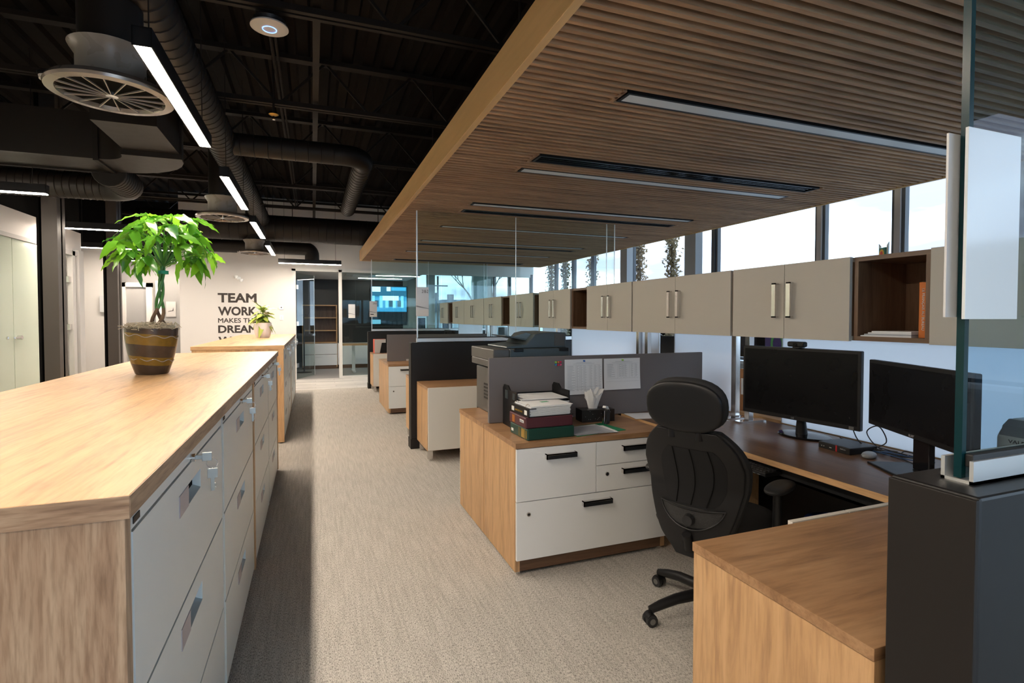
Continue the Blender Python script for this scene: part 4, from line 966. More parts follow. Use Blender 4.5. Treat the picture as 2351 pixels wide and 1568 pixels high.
part('headrest_shell', MB().pad(hc + Vector((-.012, 0, -.004)), (0, 1, 0), (-.12, 0, 1), (1, 0, .12), .172, .112, .03, ex=2.6, bulge=.22), M_plasticb, ch, smooth=True)
part('back_support', MB().tube([(-.08, 0, .42), (-.2, 0, .40), (-.27, 0, .42), backpt(0, .2, -.02)], [.03, .03, .026, .02], 12), M_plasticb, ch, smooth=True)
for s in (-1, 1):
    a = part('armrest', MB().tube([(-.02, s * .20, .43), (-.01, s * .27, .43), (0, s * .285, .50), (0, s * .285, .66)], [.022, .022, .02, .018], 12), M_plasticb, ch, smooth=True)
    part('arm_pad', MB().pad((.04, s * .285, .675), (1, 0, -.06), (0, 1, 0), (0, 0, 1), .15, .048, .036, ex=2.4, bulge=.35), mat('arm_pad_rubber', (.022, .023, .024), .5), a, smooth=True)

# ================================================================ MONITORS AND DESK ITEMS
def monitor(c, ang, W_, H_, zb, lab, kind, brand):
    """screen faces local -X"""
    t = thing('monitor', lab, 'monitor', (c[0], c[1], .75), ang, 'black monitors on the near desk')
    z0 = zb - .75; z1 = z0 + H_
    part('casing', MB().box(0, .030, -W_ / 2, W_ / 2, z0, z1).box(.03, .055, -W_ * .3, W_ * .3, z0 + .06, z1 - .06), M_plasticb, t, bevel=.005)
    part('screen', MB().box(-.0012, .0, -W_ / 2 + .016, W_ / 2 - .016, z0 + .024, z1 - .016), M_screen, t)
    text('brand_lettering', brand, mat('logo_grey', (.30, .30, .31), .4), (-.0012, .025, z0 + .007), FACE_X, h=.010, parent=t)
    if kind == 'round':
        part('neck', MB().tube([(.06, 0, .018), (.055, 0, .10), (.035, 0, z0 + .10)], [.032, .024, .022], 14), M_plasticb, t, smooth=True)
        o = part('base', MB().lathe([(0, 0), (.148, 0), (.152, .006), (.145, .012), (.05, .020), (0, .022)], n=48), mat('gloss_black_plastic', (.008, .008, .01), .08), t, smooth=True)
        o.location = (.085, 0, 0); o.scale = (.72, 1, 1)
        part('sticker', MB().box(-.0012, .0, -W_ / 2 + .03, -W_ / 2 + .055, z0 + .003, z0 + .02), mat('grey_sticker', (.12, .12, .12), .5), t)
    else:
        part('neck', MB().box(.035, .060, -.055, .055, .01, z0 + .16), mat('gloss_black_plastic', (.008, .008, .01), .08), t, bevel=.004)
        part('base', MB().box(-.10, .13, -.165, .165, 0, .010), M_plasticb, t, bevel=.004)
    return t
cx, cy = (2.525 + 2.635) / 2, (2.59 + 1.90) / 2
mon1 = monitor((cx, cy), math.atan2(-.10, -.69) + math.pi / 2 + math.pi - R(0), .70, .415, .852, 'large black wide monitor with a round glossy base, webcam on top', 'round', 'LG')
mon1.rotation_euler.z = R(8)
mon2 = monitor((2.47, 1.545), R(-27), .70, .325, .905, 'black monitor with flat square base, half behind the closest glass screen', 'flat', 'acer')
t = thing('webcam', 'small black webcam perched on top of the larger monitor', 'webcam', (2.575, 2.235, 1.268), R(8))
part('body', MB().box(-.02, .02, -.05, .05, .006, .036), M_plasticb, t, bevel=.008)
part('clip', MB().box(-.012, .04, -.02, .02, -.0, .008), M_plasticb, t); part('lens', MB().cyl((-.02, 0, .02), (-.024, 0, .02), .010, 16), M_screen, t, smooth=True)
t = thing('mini_computer', 'small flat black mini computer with a red stripe between the monitors', 'computer', (2.515, 1.955, .75), R(-3))
part('case', MB().box(0, .185, -.092, .092, 0, .034), M_plasticb, t, bevel=.003)
part('red_stripe', MB().box(-.0012, 0, -.020, -.012, .001, .033), mat('red_stripe', (.45, .01, .02), .4), t)
text('brand_lettering', 'ThinkCentre', mat('logo_grey', (.30, .30, .31), .4), (-.0014, -.038, .018), FACE_X, h=.007, w=.032, parent=t)
part('port', MB().box(-.0012, 0, .012, .024, .012, .015).box(-.0012, 0, .055, .060, .012, .016).box(-.0012, 0, .068, .073, .012, .016), M_alu, t)
# cables
random.seed(11)
def cable(pts, r, lab, m=M_rubber):
    o = part('cable', MB().tube(smooth_path(pts), r, 6), m, smooth=True); return tag(o, lab, 'cable', 'cables behind the monitors')
def smooth_path(p, n=6):
    P = [Vector(q) for q in p]; P = [P[0]] + P + [P[-1]]; out = []
    for i in range(1, len(P) - 2):
        for k in range(n):
            t = k / n; a, b, c, d = P[i - 1], P[i], P[i + 1], P[i + 2]
            out.append(.5 * ((2 * b) + (c - a) * t + (2 * a - 5 * b + 4 * c - d) * t * t + (3 * b - a - 3 * c + d) * t ** 3))
    out.append(P[-2]); return out
cable([(2.62, 1.95, .92), (2.66, 1.93, .80), (2.70, 1.86, .755), (2.76, 1.75, .756)], .003, 'black monitor lead dropping behind the mini computer')
cable([(2.72, 1.90, .756), (2.74, 1.84, .80), (2.74, 1.86, .86), (2.72, 1.88, .88), (2.71, 1.92, .84), (2.70, 1.86, .78), (2.68, 1.74, .756), (2.60, 1.62, .762)], .003, 'black cable rising in a tall loop between the monitors')
for k in range(9):
    pts = [(2.64 + random.uniform(0, .12), 2.05 - .07 * q + random.uniform(-.05, .05), .756 + random.uniform(0, .022)) for q in range(7)]
    cable(pts, .0026, 'black cable lying in the tangle behind the mini computer', M_rubber if k % 3 else mat('blue_cable', (.02, .06, .16), .5))
cable([(2.60, 1.05, .78), (2.72, 1.12, .80), (2.80, 1.2, .77)], .004, 'blue-grey cable beside the label printer', mat('blue_cable', (.02, .06, .16), .5))
t = thing('computer_mouse', 'small grey computer mouse beside the monitor cables', 'mouse', (2.56, 1.80, .75), R(20))
part('body', MB().pad((0, 0, .013), (1, 0, 0), (0, 1, 0), (0, 0, 1), .05, .03, .03, ex=2.2, bulge=.6), mat('mouse_grey', (.28, .30, .32), .3), t, smooth=True)
t = thing('paper_sheet', 'white sheet lying under the flat base of the second monitor', 'paper', (2.50, 1.30, .75), R(-27)); part('sheet', MB().box(.02, .23, .0, .28, 0, .001), M_paper, t)
for i, (x, y, r, lab) in enumerate(((2.22, 2.62, 18, 'white sheet on the desk beside the chair headrest'), (2.33, 2.74, 8, 'white sheet partly under another, near the chrome posts'), (2.05, 3.05, -10, 'white sheet against the foot of the grey screen'))):
    t = thing('paper_sheet', lab, 'paper', (x, y, .7505 + .0015 * (1 - i) if i < 2 else .7505), R(r)); part('sheet', MB().box(0, .28, 0, .21, 0, .001), M_paper, t)
# keyboard tray and keyboard
t = thing('keyboard_tray', 'black pull-out keyboard tray under the near desk edge', 'keyboard tray', (2.13, 1.35, .655))
part('tray', MB().box(0, .30, 0, 1.15, 0, .012).box(0, .006, 0, 1.15, 0, .045), M_plasticb, t)
part('rail', MB().box(.02, .30, .02, .05, .012, .067).box(.02, .30, 1.10, 1.13, .012, .067), M_plasticb, t)
t = thing('keyboard', 'black keyboard with worn key edges on the tray under the desk', 'keyboard', (2.03, 1.93, .672))
part('case', MB().box(0, .15, 0, .46, 0, .018), M_plasticb, t, bevel=.003)
kk = MB().box(0, .016, 0, .016, 0, .007).mesh('key_cap', mat('key_plastic', (.03, .03, .032), .5))
for r_ in range(5):
    for c_ in range(22):
        o = part('key_cap', kk, None, t); o.location = (.012 + r_ * .026, .012 + c_ * .0198, .018)
part('legend_marks', MB().add(*(lambda L: (sum([[(-.0006, a, .004), (-.0006, a + w_, .004), (-.0006, a + w_, .0055), (-.0006, a, .0055)] for a, w_ in L], []), [(4 * i, 4 * i + 1, 4 * i + 2, 4 * i + 3) for i in range(len(L))]))([(.03 + .032 * q, .018) for q in range(12)])), M_alu, t, recalc=False)
# cpu box, bin and pedestal in the shadow under the desk
t = thing('desktop_computer', 'black computer tower standing under the near desk', 'computer', (2.35, 1.55, 0)); part('case', MB().box(0, .40, 0, .18, .01, .42), M_plasticb, t, bevel=.004); part('front_bezel', MB().box(-.01, 0, .01, .17, .02, .41), mat('gloss_black_plastic', (.008, .008, .01), .08), t); part('foot', MB().box(.02, .38, .01, .17, 0, .01), M_rubber, t)
t = thing('recycling_bin', 'blue recycling bin in the shade under the near desk', 'bin', (2.55, 1.95, 0))
part('bin_body', MB().lathe([(.0, .004), (.11, .004), (.15, .36), (.156, .36), (.156, .372), (.144, .372), (.105, .012), (0, .012)], n=28), mat('blue_bin_plastic', (.012, .035, .16), .45), t, smooth=True)
t = thing('oak_pedestal', 'oak end pedestal under the near desk left of the arm rest', 'cabinet', (2.25, 2.62, 0)); part('body', MB().box(0, .45, 0, .55, .02, .70), oak['z'], t); part('drawer', MB().box(-.018, 0, .003, .547, .36, .69), oak['z'], t); part('drawer', MB().box(-.018, 0, .003, .547, .03, .355), oak['z'], t); part('glide', MB().box(.03, .42, .03, .52, 0, .02), M_rubber, t)
# label printer at the right edge
t = thing('label_printer', 'grey desktop printer with a black lid behind the closest glass', 'printer', (2.44, .895, .75), R(-3))
part('body', MB().prism([(0, 0), (.32, 0), (.32, .238), (.02, .238), (0, .215)], 'y', -.0, .34), mat('printer_warm_grey', (.36, .355, .32), .45), t, bevel=.006)
part('lid', MB().prism([(.002, .219), (.022, .242), (.026, .252), (.06, .272), (.30, .272), (.32, .262), (.32, .23), (.04, .23)], 'y', .003, .337), M_prnd, t, bevel=.004)
part('top_plate', MB().box(.06, .30, .02, .32, .272, .276), M_prnl, t); t.scale = (1, 1, 1.1)
part('door', MB().box(-.003, 0, .03, .22, .01, .175), mat('printer_warm_grey2', (.30, .30, .275), .45), t, bevel=.002)
text('lettering', 'VALPRO2-SB', M_black, (-.003, .30, .198), FACE_X, h=.012, w=.125, parent=t)
# shelf contents
t = thing('orange_book', 'thick orange book standing in the open shelf', 'book', (2.60, 1.565, 1.347)); part('cover', MB().box(0, .22, .0, .045, 0, .255), mat('orange_cover', (.62, .16, .01), .5), t, bevel=.002)
text('spine_lettering', 'LE FRANÇAIS AU BUREAU', M_sticker, (-.0012, .033, .225), (R(90), R(90), R(-90)), h=.013, w=.19, parent=t)
part('pages', MB().box(.01, .221, .004, .041, .254, .256), M_paper, t)
for k in range(4):
    t = thing('magazine', ['white magazine at the bottom of the pile in the open shelf', 'grey report second from the bottom of the shelf pile', 'white report third in the open shelf pile', 'white report on top of the open shelf pile'][k], 'magazine', (2.575, 1.625, 1.347 + k * .007), R(2 - k * 1.5), 'reports piled in the open shelf')
    part('cover', MB().box(0, .21, 0, .235 - .015 * k, 0, .0062), M_paper if k != 1 else mat('grey_print_paper', (.42, .45, .50), .6), t)
t = thing('desk_clock', 'tiny square novelty clock with a red and yellow dial on top of the cabinet', 'clock', (2.78, 1.885, 1.742), R(-30))
part('case', MB().box(-.02, .0, -.028, .028, 0, .06), mat('clock_green', (.02, .15, .12), .4), t, bevel=.002)
part('dial', MB().cyl((-.02, 0, .03), (-.0215, 0, .03), .022, 24), mat('clock_yellow', (.75, .42, .03), .4), t); part('dial_centre', MB().cyl((-.0215, 0, .03), (-.0225, 0, .03), .012, 18), mat('clock_red', (.55, .03, .02), .4), t)
part('wing', MB().add([(-.012, .028, 0), (-.012, .045, .0), (-.012, .050, .085), (-.012, .030, .07), (-.008, .028, 0), (-.008, .045, 0), (-.008, .05, .085), (-.008, .03, .07)], [(0, 1, 2, 3), (7, 6, 5, 4), (0, 4, 5, 1), (1, 5, 6, 2), (2, 6, 7, 3), (3, 7, 4, 0)]), M_alu, t)
part('wing', MB().add([(-.012, -.028, 0), (-.012, -.045, .0), (-.012, -.050, .085), (-.012, -.030, .07), (-.008, -.028, 0), (-.008, -.045, 0), (-.008, -.05, .085), (-.008, -.03, .07)], [(0, 1, 2, 3), (7, 6, 5, 4), (0, 4, 5, 1), (1, 5, 6, 2), (2, 6, 7, 3), (3, 7, 4, 0)]), M_alu, t)
# things on the window side desk seen through the gaps
t = thing('orange_binder', 'orange binder standing beyond the gap beside the first monitor', 'binder', (2.98, 3.02, .75)); part('cover', MB().box(0, .22, 0, .06, 0, .31).box(0, .22, .06, .14, 0, .02), mat('tan_orange', (.45, .20, .07), .5), t, bevel=.002); part('spine_label', MB().box(-.001, 0, .012, .048, .12, .24), M_sticker, t)
t = thing('purple_box', 'purple box with a green ring beyond the frosted panel gap', 'box', (3.35, 2.95, .75), R(-20)); part('box', MB().box(0, .3, 0, .42, 0, .60), mat('purple_card', (.09, .04, .28), .5), t, bevel=.003)
part('ring_print', MB().lathe([(.07, -.001), (.07, .0005), (.10, .0005), (.10, -.001)], n=32, closed=True), mat('lime_print', (.12, .6, .15), .5), t); kids(t)[-1].rotation_euler = (0, R(-90), 0); kids(t)[-1].location = (-.001, .22, .48)
t = thing('monitor', 'black monitor seen edge-on in the gap left of the short frosted panel', 'monitor', (3.10, 3.98, .75), R(12)); part('casing', MB().box(0, .03, -.26, .26, .13, .52), M_plasticb, t, bevel=.004); part('neck', MB().box(.03, .05, -.04, .04, .01, .3), M_plasticb, t); part('base', MB().box(-.06, .12, -.12, .12, 0, .01), M_plasticb, t)
# far items
t = thing('document_box', 'white and red magazine box on the farthest credenza', 'document box', (1.13, 10.62, .745), R(8)); part('side', MB().box(0, .22, 0, .10, 0, .27), M_wall, t, bevel=.004); part('red_spine', MB().box(-.004, .0, 0, .10, 0, .27).box(0, .22, 0, .1, .27, .274), mat('red_spine', (.55, .08, .05), .5), t); part('black_folder', MB().prism([(.10, 0), (.26, 0), (.26, .2), (.14, .2)], 'y', -.02, 0), M_plasticb, t)
t = thing('small_jar', 'little glass jar with a dark lid on the middle drawer cabinet', 'jar', (1.45, 8.2, .745)); part('jar_body', MB().lathe([(0, 0), (.03, 0), (.032, .05), (0, .05)], n=20), M_plate, t, smooth=True); part('lid', MB().lathe([(0, .05), (.033, .05), (.033, .075), (0, .075)], n=20), M_plasticb, t, smooth=True)
t = thing('monitor', 'black monitor on the desk of the farthest workstation', 'monitor', (2.45, 9.9, .75), R(5)); part('casing', MB().box(0, .03, -.3, .3, .10, .45), M_plasticb, t, bevel=.004); part('screen', MB().box(-.001, 0, -.285, .285, .115, .435), M_screen, t); part('neck', MB().box(.03, .05, -.04, .04, .01, .3), M_plasticb, t); part('base', MB().box(-.06, .12, -.12, .12, 0, .01), M_plasticb, t)

# ================================================================ WALL LETTERING, SWITCHES
def wl_(s, z0, z1, lab, w=.775, x=-1.955):
    o = text('wall_lettering', s, M_letters, (x, YF - .001, z0), FACE_Y, h=z1 - z0, w=w, bold=.035 if z1 - z0 > .15 else .02, ext=.002); tag(o, lab, 'lettering', 'lettering on the far white wall')
wl_('TEAM', 1.775, 1.985, 'dark capitals TEAM on the far white wall, top line')
wl_('WORK', 1.485, 1.685, 'dark capitals WORK on the far white wall, second line')
wl_('MAKES THE', 1.325, 1.43, 'smaller dark capitals MAKES THE on the far white wall')
wl_('DREAM', 1.10, 1.27, 'dark capitals DREAM on the far white wall')
wl_('WORK', .84, 1.02, 'dark capitals of the bottom line, mostly hidden by the counter')
t = thing('thermostat', 'small white thermostat above a switch right of the small plant', 'thermostat', (-.67, YF, 1.62)); part('body', MB().box(-.045, .045, -.018, 0, 0, .09), M_white, t, bevel=.003); part('display', MB().box(-.012, .012, -.0195, -.018, .04, .066), M_shoe, t)
t = thing('light_switch', 'white wall switch plate under the thermostat', 'switch', (-.67, YF, 1.38)); part('plate', MB().box(-.04, .04, -.008, 0, 0, .12), M_white, t, bevel=.002); part('rocker', MB().box(-.014, .014, -.014, -.008, .03, .09), M_wall, t)
t = thing('framed_sign', 'small framed sign with a sloping pictogram on the grey hall wall', 'sign', (-3.14, 14.59, 1.46)); part('frame', MB().box(-.10, .10, -.012, 0, 0, .36).box(-.088, .088, -.016, -.012, .012, .348), M_wallg, t); part('pictogram', MB().add([(-.06, -.018, .12), (.05, -.018, .14), (.05, -.018, .23), (.03, -.018, .15), (-.06, -.018, .13)], [(0, 1, 2, 3, 4)]), M_shoe, t, recalc=False)
t = thing('wall_sign', 'small grey projecting sign on the white wall left of the farther column', 'sign', (-3.80, 12.55, 1.55)); part('plate', MB().box(-.10, .06, -.02, .05, 0, .32), M_plate, t, bevel=.003); part('edge', MB().box(.06, .07, -.02, .05, 0, .32), M_shoe, t)

# ================================================================ PLANTS
def leafmat(name, c, c2):
    m = bpy.data.materials.new(name); m.use_nodes = True; t = m.node_tree; t.nodes.clear()
    out = N(t, 'ShaderNodeOutputMaterial'); pb = N(t, 'ShaderNodeBsdfPrincipled'); tr = N(t, 'ShaderNodeBsdfTranslucent'); mx = N(t, 'ShaderNodeMixShader')
    oi = N(t, 'ShaderNodeObjectInfo'); cr = N(t, 'ShaderNodeValToRGB'); cr.color_ramp.elements[0].color = (*c, 1); cr.color_ramp.elements[1].color = (*c2, 1)
    t.links.new(oi.outputs['Random'], cr.inputs[0]); t.links.new(cr.outputs[0], pb.inputs['Base Color']); pb.inputs['Roughness'].default_value = .28
    hs = N(t, 'ShaderNodeHueSaturation'); hs.inputs['Value'].default_value = 1.9; hs.inputs['Hue'].default_value = .485; t.links.new(cr.outputs[0], hs.inputs['Color']); t.links.new(hs.outputs[0], tr.inputs[0])
    mx.inputs[0].default_value = .30; t.links.new(pb.outputs[0], mx.inputs[1]); t.links.new(tr.outputs[0], mx.inputs[2]); t.links.new(mx.outputs[0], out.inputs[0]); return m
M_leaf = leafmat('money_tree_leaf', (.018, .13, .012), (.16, .42, .025))
def leafmesh(L, W_, droop, m, fold=.18, name='leaf'):
    vs = []; fs = []; n = 9
    for i in range(n + 1):
        q = i / n; w = W_ * (math.sin(math.pi * min(1, q ** .8 * .98 + .02)) ** .75) * (1 - .25 * q); x = L * q
        z = -droop * L * q * q + .04 * L * math.sin(q * 9) * .3
        for s, k in ((-1, 0), (-.5, 1), (0, 2), (.5, 3), (1, 4)):
            vs.append((x, s * w, z + abs(s) * w * fold + .006 * math.sin(q * 22) * abs(s)))
    for i in range(n):
        for k in range(4): a = i * 5 + k; fs.append((a, a + 1, a + 6, a + 5))
    me = MB().add(vs, fs).mesh(name, m, True); return me
# tall plant
PX, PY = -.845, 3.48
pt = thing('money_tree_plant', 'braided money tree with glossy green leaves in a brown banded pot', 'potted plant', (PX, PY, ZT))
m_pot = bpy.data.materials.new('glazed_banded_pot'); m_pot.use_nodes = True; t_ = m_pot.node_tree; b_ = t_.nodes['Principled BSDF']
tcn = N(t_, 'ShaderNodeTexCoord'); sx = N(t_, 'ShaderNodeSeparateXYZ'); t_.links.new(tcn.outputs['Object'], sx.inputs[0])
nzz = N(t_, 'ShaderNodeTexNoise'); nzz.inputs['Scale'].default_value = 5; nzz.inputs['Detail'].default_value = 4; t_.links.new(tcn.outputs['Object'], nzz.inputs['Vector'])
ml = N(t_, 'ShaderNodeMath', operation='MULTIPLY'); ml.inputs[1].default_value = -.10; t_.links.new(sx.outputs[0], ml.inputs[0])
ad0 = N(t_, 'ShaderNodeMath', operation='SUBTRACT'); t_.links.new(sx.outputs[2], ad0.inputs[0]); t_.links.new(ml.outputs[0], ad0.inputs[1])
ml2 = N(t_, 'ShaderNodeMath', operation='MULTIPLY_ADD'); ml2.inputs[1].default_value = .016; t_.links.new(nzz.outputs['Fac'], ml2.inputs[0]); t_.links.new(ad0.outputs[0], ml2.inputs[2])
rr = N(t_, 'ShaderNodeValToRGB'); rr.color_ramp.interpolation = 'CONSTANT'; e = rr.color_ramp.elements
br = (.062, .045, .036, 1); gd = (.20, .125, .020, 1)
e[0].position = 0; e[0].color = br; e[1].position = .235; e[1].color = gd
for p_, c_ in ((.40, br), (.64, gd), (.86, br)): k_ = e.new(p_); k_.color = c_
mr = N(t_, 'ShaderNodeMapRange'); mr.inputs['From Min'].default_value = 0; mr.inputs['From Max'].default_value = .27
t_.links.new(ml2.outputs[0], mr.inputs['Value']); t_.links.new(mr.outputs[0], rr.inputs[0])
n3 = N(t_, 'ShaderNodeTexNoise'); n3.inputs['Scale'].default_value = 30; n3.inputs['Detail'].default_value = 4; t_.links.new(tcn.outputs['Object'], n3.inputs['Vector'])
r3 = N(t_, 'ShaderNodeValToRGB'); r3.color_ramp.elements[0].color = (.45, .5, .4, 1); r3.color_ramp.elements[1].color = (1.25, 1.1, 1, 1); t_.links.new(n3.outputs['Fac'], r3.inputs[0])
mxx = N(t_, 'ShaderNodeMixRGB', blend_type='MULTIPLY'); mxx.inputs[0].default_value = .8; t_.links.new(rr.outputs[0], mxx.inputs[1]); t_.links.new(r3.outputs[0], mxx.inputs[2]); t_.links.new(mxx.outputs[0], b_.inputs['Base Color'])
b_.inputs['Roughness'].default_value = .22
prof = [(r_ * .87, z_) for r_, z_ in [(.0, 0), (.084, 0), (.092, .006), (.112, .06), (.130, .12), (.142, .19), (.147, .255), (.141, .255), (.136, .19), (.12, .17), (0, .17)]]
part('pot', MB().lathe(prof, n=56), m_pot, pt, smooth=True)
for zc, a0, a1 in ((.215, -150, 40), (.085, -190, 10)):
    part('raised_line', MB().tube([(.87 * (.001 + .112 + (zc - .06) * .27 if zc < .12 else .1455) * math.cos(R(a)), .87 * (.001 + .112 + (zc - .06) * .27 if zc < .12 else .1455) * math.sin(R(a)), zc - .08 * (.14 * math.cos(R(a))) + .006 * math.sin(R(a * 9))) for a in range(a0, a1, 4)], .0022, 6), mat('pot_line_glaze', (.30, .26, .22), .2), pt, smooth=True)
random.seed(3); m = MB()
for k in range(260):
    a = random.uniform(0, 6.283); r = .13 * math.sqrt(random.random()); r *= .87; p = Vector((r * math.cos(a), r * math.sin(a), .245 + random.uniform(0, .035)))
    d = random.uniform(0, 6.283); pts = []
    for j in range(4): pts.append(p + Vector((math.cos(d + j * .7) * .022 * j, math.sin(d + j * .7) * .022 * j, random.uniform(-.012, .016))))
    m.tube([q if q.xy.length < .118 else Vector((q.x * .9, q.y * .9, q.z)) for q in pts], .0016, 4, cap=False)
part('dry_moss', m, mat('dry_moss', (.50, .43, .32), .9), pt, smooth=True, kind='stuff')
part('soil', MB().lathe([(0, .20), (.114, .20), (.117, .238), (0, .247)], n=32), mat('potting_soil', (.05, .035, .022), .9), pt)
M_bark = mat('brown_bark', (.14, .085, .05), .7, bump=.6, bscale=90); M_stem = mat('green_stem', (.06, .20, .05), .4)
for k in range(3):
    pts = []
    for j in range(15):
        q = j / 14; a = 2.1 * k + q * 7.0; r = .034 * (1 - q) ** 2.5 + .0085
        pts.append((.028 + .03 * q + r * math.cos(a), r * math.sin(a), .235 + q * .37))
    part('trunk', MB().tube(pts[:6], [.015, .0125, .0105, .0095, .009, .0085], 10), M_bark, pt, smooth=True)
    part('trunk', MB().tube(pts[5:], [.0085, .008, .008, .008, .0075, .0075, .007, .007, .007, .007], 10), M_stem, pt, smooth=True, label='green upper trunk')
part('plant_tie', MB().lathe([(.025, 0), (.029, .0), (.029, .018), (.025, .018)], c=(.058, 0, .56), n=16, closed=True), mat('green_tie', (.01, .22, .14), .5), pt)
lm = [leafmesh(.15, .030, .35, M_leaf), leafmesh(.175, .036, .55, M_leaf), leafmesh(.13, .033, .15, M_leaf), leafmesh(.16, .038, .85, M_leaf)]
random.seed(21); top = Vector((.06, 0, .60)); nl = 0
for k in range(34):
    a = 2.4 * k + random.uniform(-.3, .3); el = math.asin(max(-.55, min(.98, -.42 + 1.40 * (k / 33) + random.uniform(-.05, .05))))
    rad = random.uniform(.15, .235)
    tip = Vector((.06, 0, .705)) + Vector((math.cos(a) * math.cos(el) * rad * .98, math.sin(a) * math.cos(el) * rad * .98, math.sin(el) * rad * 1.0))
    mid = (top + tip) / 2 + Vector((0, 0, .03)); part('petiole', MB().tube([top, mid, tip], [.004, .003, .0025], 6), M_stem, pt, smooth=True)
    nlf = 5 if k % 3 else 6
    for j in range(nlf):
        fa = a + (j - (nlf - 1) / 2) * R(50 if el < .9 else 66) + random.uniform(-.15, .15)
        pitchv = random.uniform(.10, .65) - el * .35
        o = part('leaf', lm[(k + j) % 4], None, pt); o.location = tip; o.rotation_euler = (random.uniform(-.5, .5), pitchv, fa)
        s = random.uniform(.62, .86) * (1 - .22 * abs(j - (nlf - 1) / 2) / nlf * 2); o.scale = (s, s * random.uniform(.9, 1.25), s); nl += 1
# small plant
M_leaf2 = bpy.data.materials.new('variegated_leaf'); M_leaf2.use_nodes = True; t_ = M_leaf2.node_tree; b_ = t_.nodes['Principled BSDF']
tcn = N(t_, 'ShaderNodeTexCoord'); sx = N(t_, 'ShaderNodeSeparateXYZ'); t_.links.new(tcn.outputs['Object'], sx.inputs[0]); ab = N(t_, 'ShaderNodeMath', operation='ABSOLUTE'); t_.links.new(sx.outputs[1], ab.inputs[0])
rr = N(t_, 'ShaderNodeValToRGB'); e = rr.color_ramp.elements; e[0].position = 0; e[0].color = (.48, .55, .12, 1); e[1].position = .050; e[1].color = (.03, .13, .02, 1); k_ = e.new(.026); k_.color = (.35, .48, .08, 1)
t_.links.new(ab.outputs[0], rr.inputs[0]); t_.links.new(rr.outputs[0], b_.inputs['Base Color']); b_.inputs['Roughness'].default_value = .3
pt = thing('small_potted_plant', 'small variegated plant in a white round pot on the farther counter', 'potted plant', (-.735, 9.15, ZT))
part('pot', MB().lathe([(0, 0), (.085, 0), (.105, .02), (.122, .09), (.127, .17), (.124, .235), (.116, .235), (.115, .2), (0, .2)], n=48), mat('white_ceramic', (.78, .74, .74), .3), pt, smooth=True)
part('soil', MB().lathe([(0, .20), (.112, .20), (.112, .215), (0, .22)], n=24), mat('potting_soil', (.05, .035, .022), .9), pt)
part('stem', MB().tube([(0, 0, .2), (.01, 0, .30), (0, 0, .42)], [.012, .010, .007], 8), M_stem, pt, smooth=True)
lm2 = [leafmesh(.27, .056, .5, M_leaf2, .25), leafmesh(.23, .062, .25, M_leaf2, .25), leafmesh(.26, .054, .9, M_leaf2, .2)]
random.seed(5)
for k in range(26):
    a = 2.4 * k; q = k / 25
    o = part('leaf', lm2[k % 3], None, pt); o.location = (0, 0, .26 + .17 * q); o.rotation_euler = (random.uniform(-.3, .3), .35 - 1.35 * q * q + random.uniform(-.1, .1), a); s = random.uniform(.75, 1.0); o.scale = (s, s, s)

# ================================================================ FAR OFFICE FURNITURE
t = thing('bookcase', 'brown open bookcase with white drawers below, inside the far glass office', 'bookcase', (-.28, 15.75, 0))
part('side_panel', MB().box(0, .03, 0, .6, .05, 1.80).box(.90, .93, 0, .6, .05, 1.80), oak['z'], t); part('back_panel', MB().box(.03, .90, .57, .59, .05, 1.79), dim_brown_wood['z'], t)
for z in (.72, 1.06, 1.42, 1.77): part('shelf', MB().box(.03, .90, .02, .57, z, z + .03), oak['x'], t)
part('plinth', MB().box(0, .93, .02, .6, 0, .10), dim_brown_wood['x'], t)
for a, b in ((.10, .40), (.41, .71)):
    d = part('drawer', MB().box(.01, .92, -.02, 0, a, b), M_white, t, bevel=.001); part('handle', MB().box(.36, .55, -.045, -.02, b - .06, b - .03), M_white, d)
t = thing('low_sideboard', 'white low sideboard along the dark wall inside the far glass office', 'cabinet', (.66, 15.8, 0)); part('body', MB().box(0, 1.9, 0, .55, .10, .70), M_white, t, bevel=.002); part('plinth', MB().box(.02, 1.88, .02, .55, 0, .1), dim_brown_wood['x'], t); part('door', MB().box(.01, .94, -.018, 0, .11, .69), M_white, t); part('door', MB().box(.96, 1.89, -.018, 0, .11, .69), M_white, t)
t = thing('desk', 'sit-stand desk with pale top behind the glass of the far office', 'desk', (.72, 14.3, 0)); part('top', MB().box(0, 1.7, 0, .75, .715, .745), oak['x'], t)
for x in (.25, 1.4): part('leg', MB().box(x, x + .08, .33, .41, .03, .72), M_alu, t); part('foot', MB().box(x, x + .08, .05, .7, 0, .04), M_alu, t, bevel=.005)
t = thing('coat_stand', 'slim dark coat stand behind the open glass door', 'coat stand', (-.22, 14.9, 0)); part('base', MB().lathe([(0, 0), (.19, 0), (.19, .01), (.03, .03), (0, .03)], n=32), M_plasticb, t, smooth=True); part('pole', MB().cyl((0, 0, .02), (0, 0, 1.75), .018, 12), M_plasticb, t, smooth=True)
part('hook', MB().tube([(-.14, 0, 1.60), (-.1, 0, 1.50), (0, 0, 1.52), (.1, 0, 1.50), (.14, 0, 1.60)], .008, 8), M_plasticb, t, smooth=True)
t = thing('ceiling_cassette', 'square ceiling diffuser inside the far glass office', 'diffuser', (.8, 14.0, 2.555)); part('frame', MB().box(0, .75, 0, .75, -.02, 0), M_plate, t, bevel=.003); part('core', MB().box(.18, .57, .18, .57, -.03, -.02), M_white, t)
def officelight(x, y, lab):
    t = thing('ceiling_light', lab, 'ceiling light', (x, y, 2.54), group='linear lights in the far office'); part('diffuser', MB().box(0, 1.2, 0, .06, -.004, .004), M_lampof, t); part('housing', MB().box(-.01, 1.21, -.01, .07, .004, .02), M_alu, t)
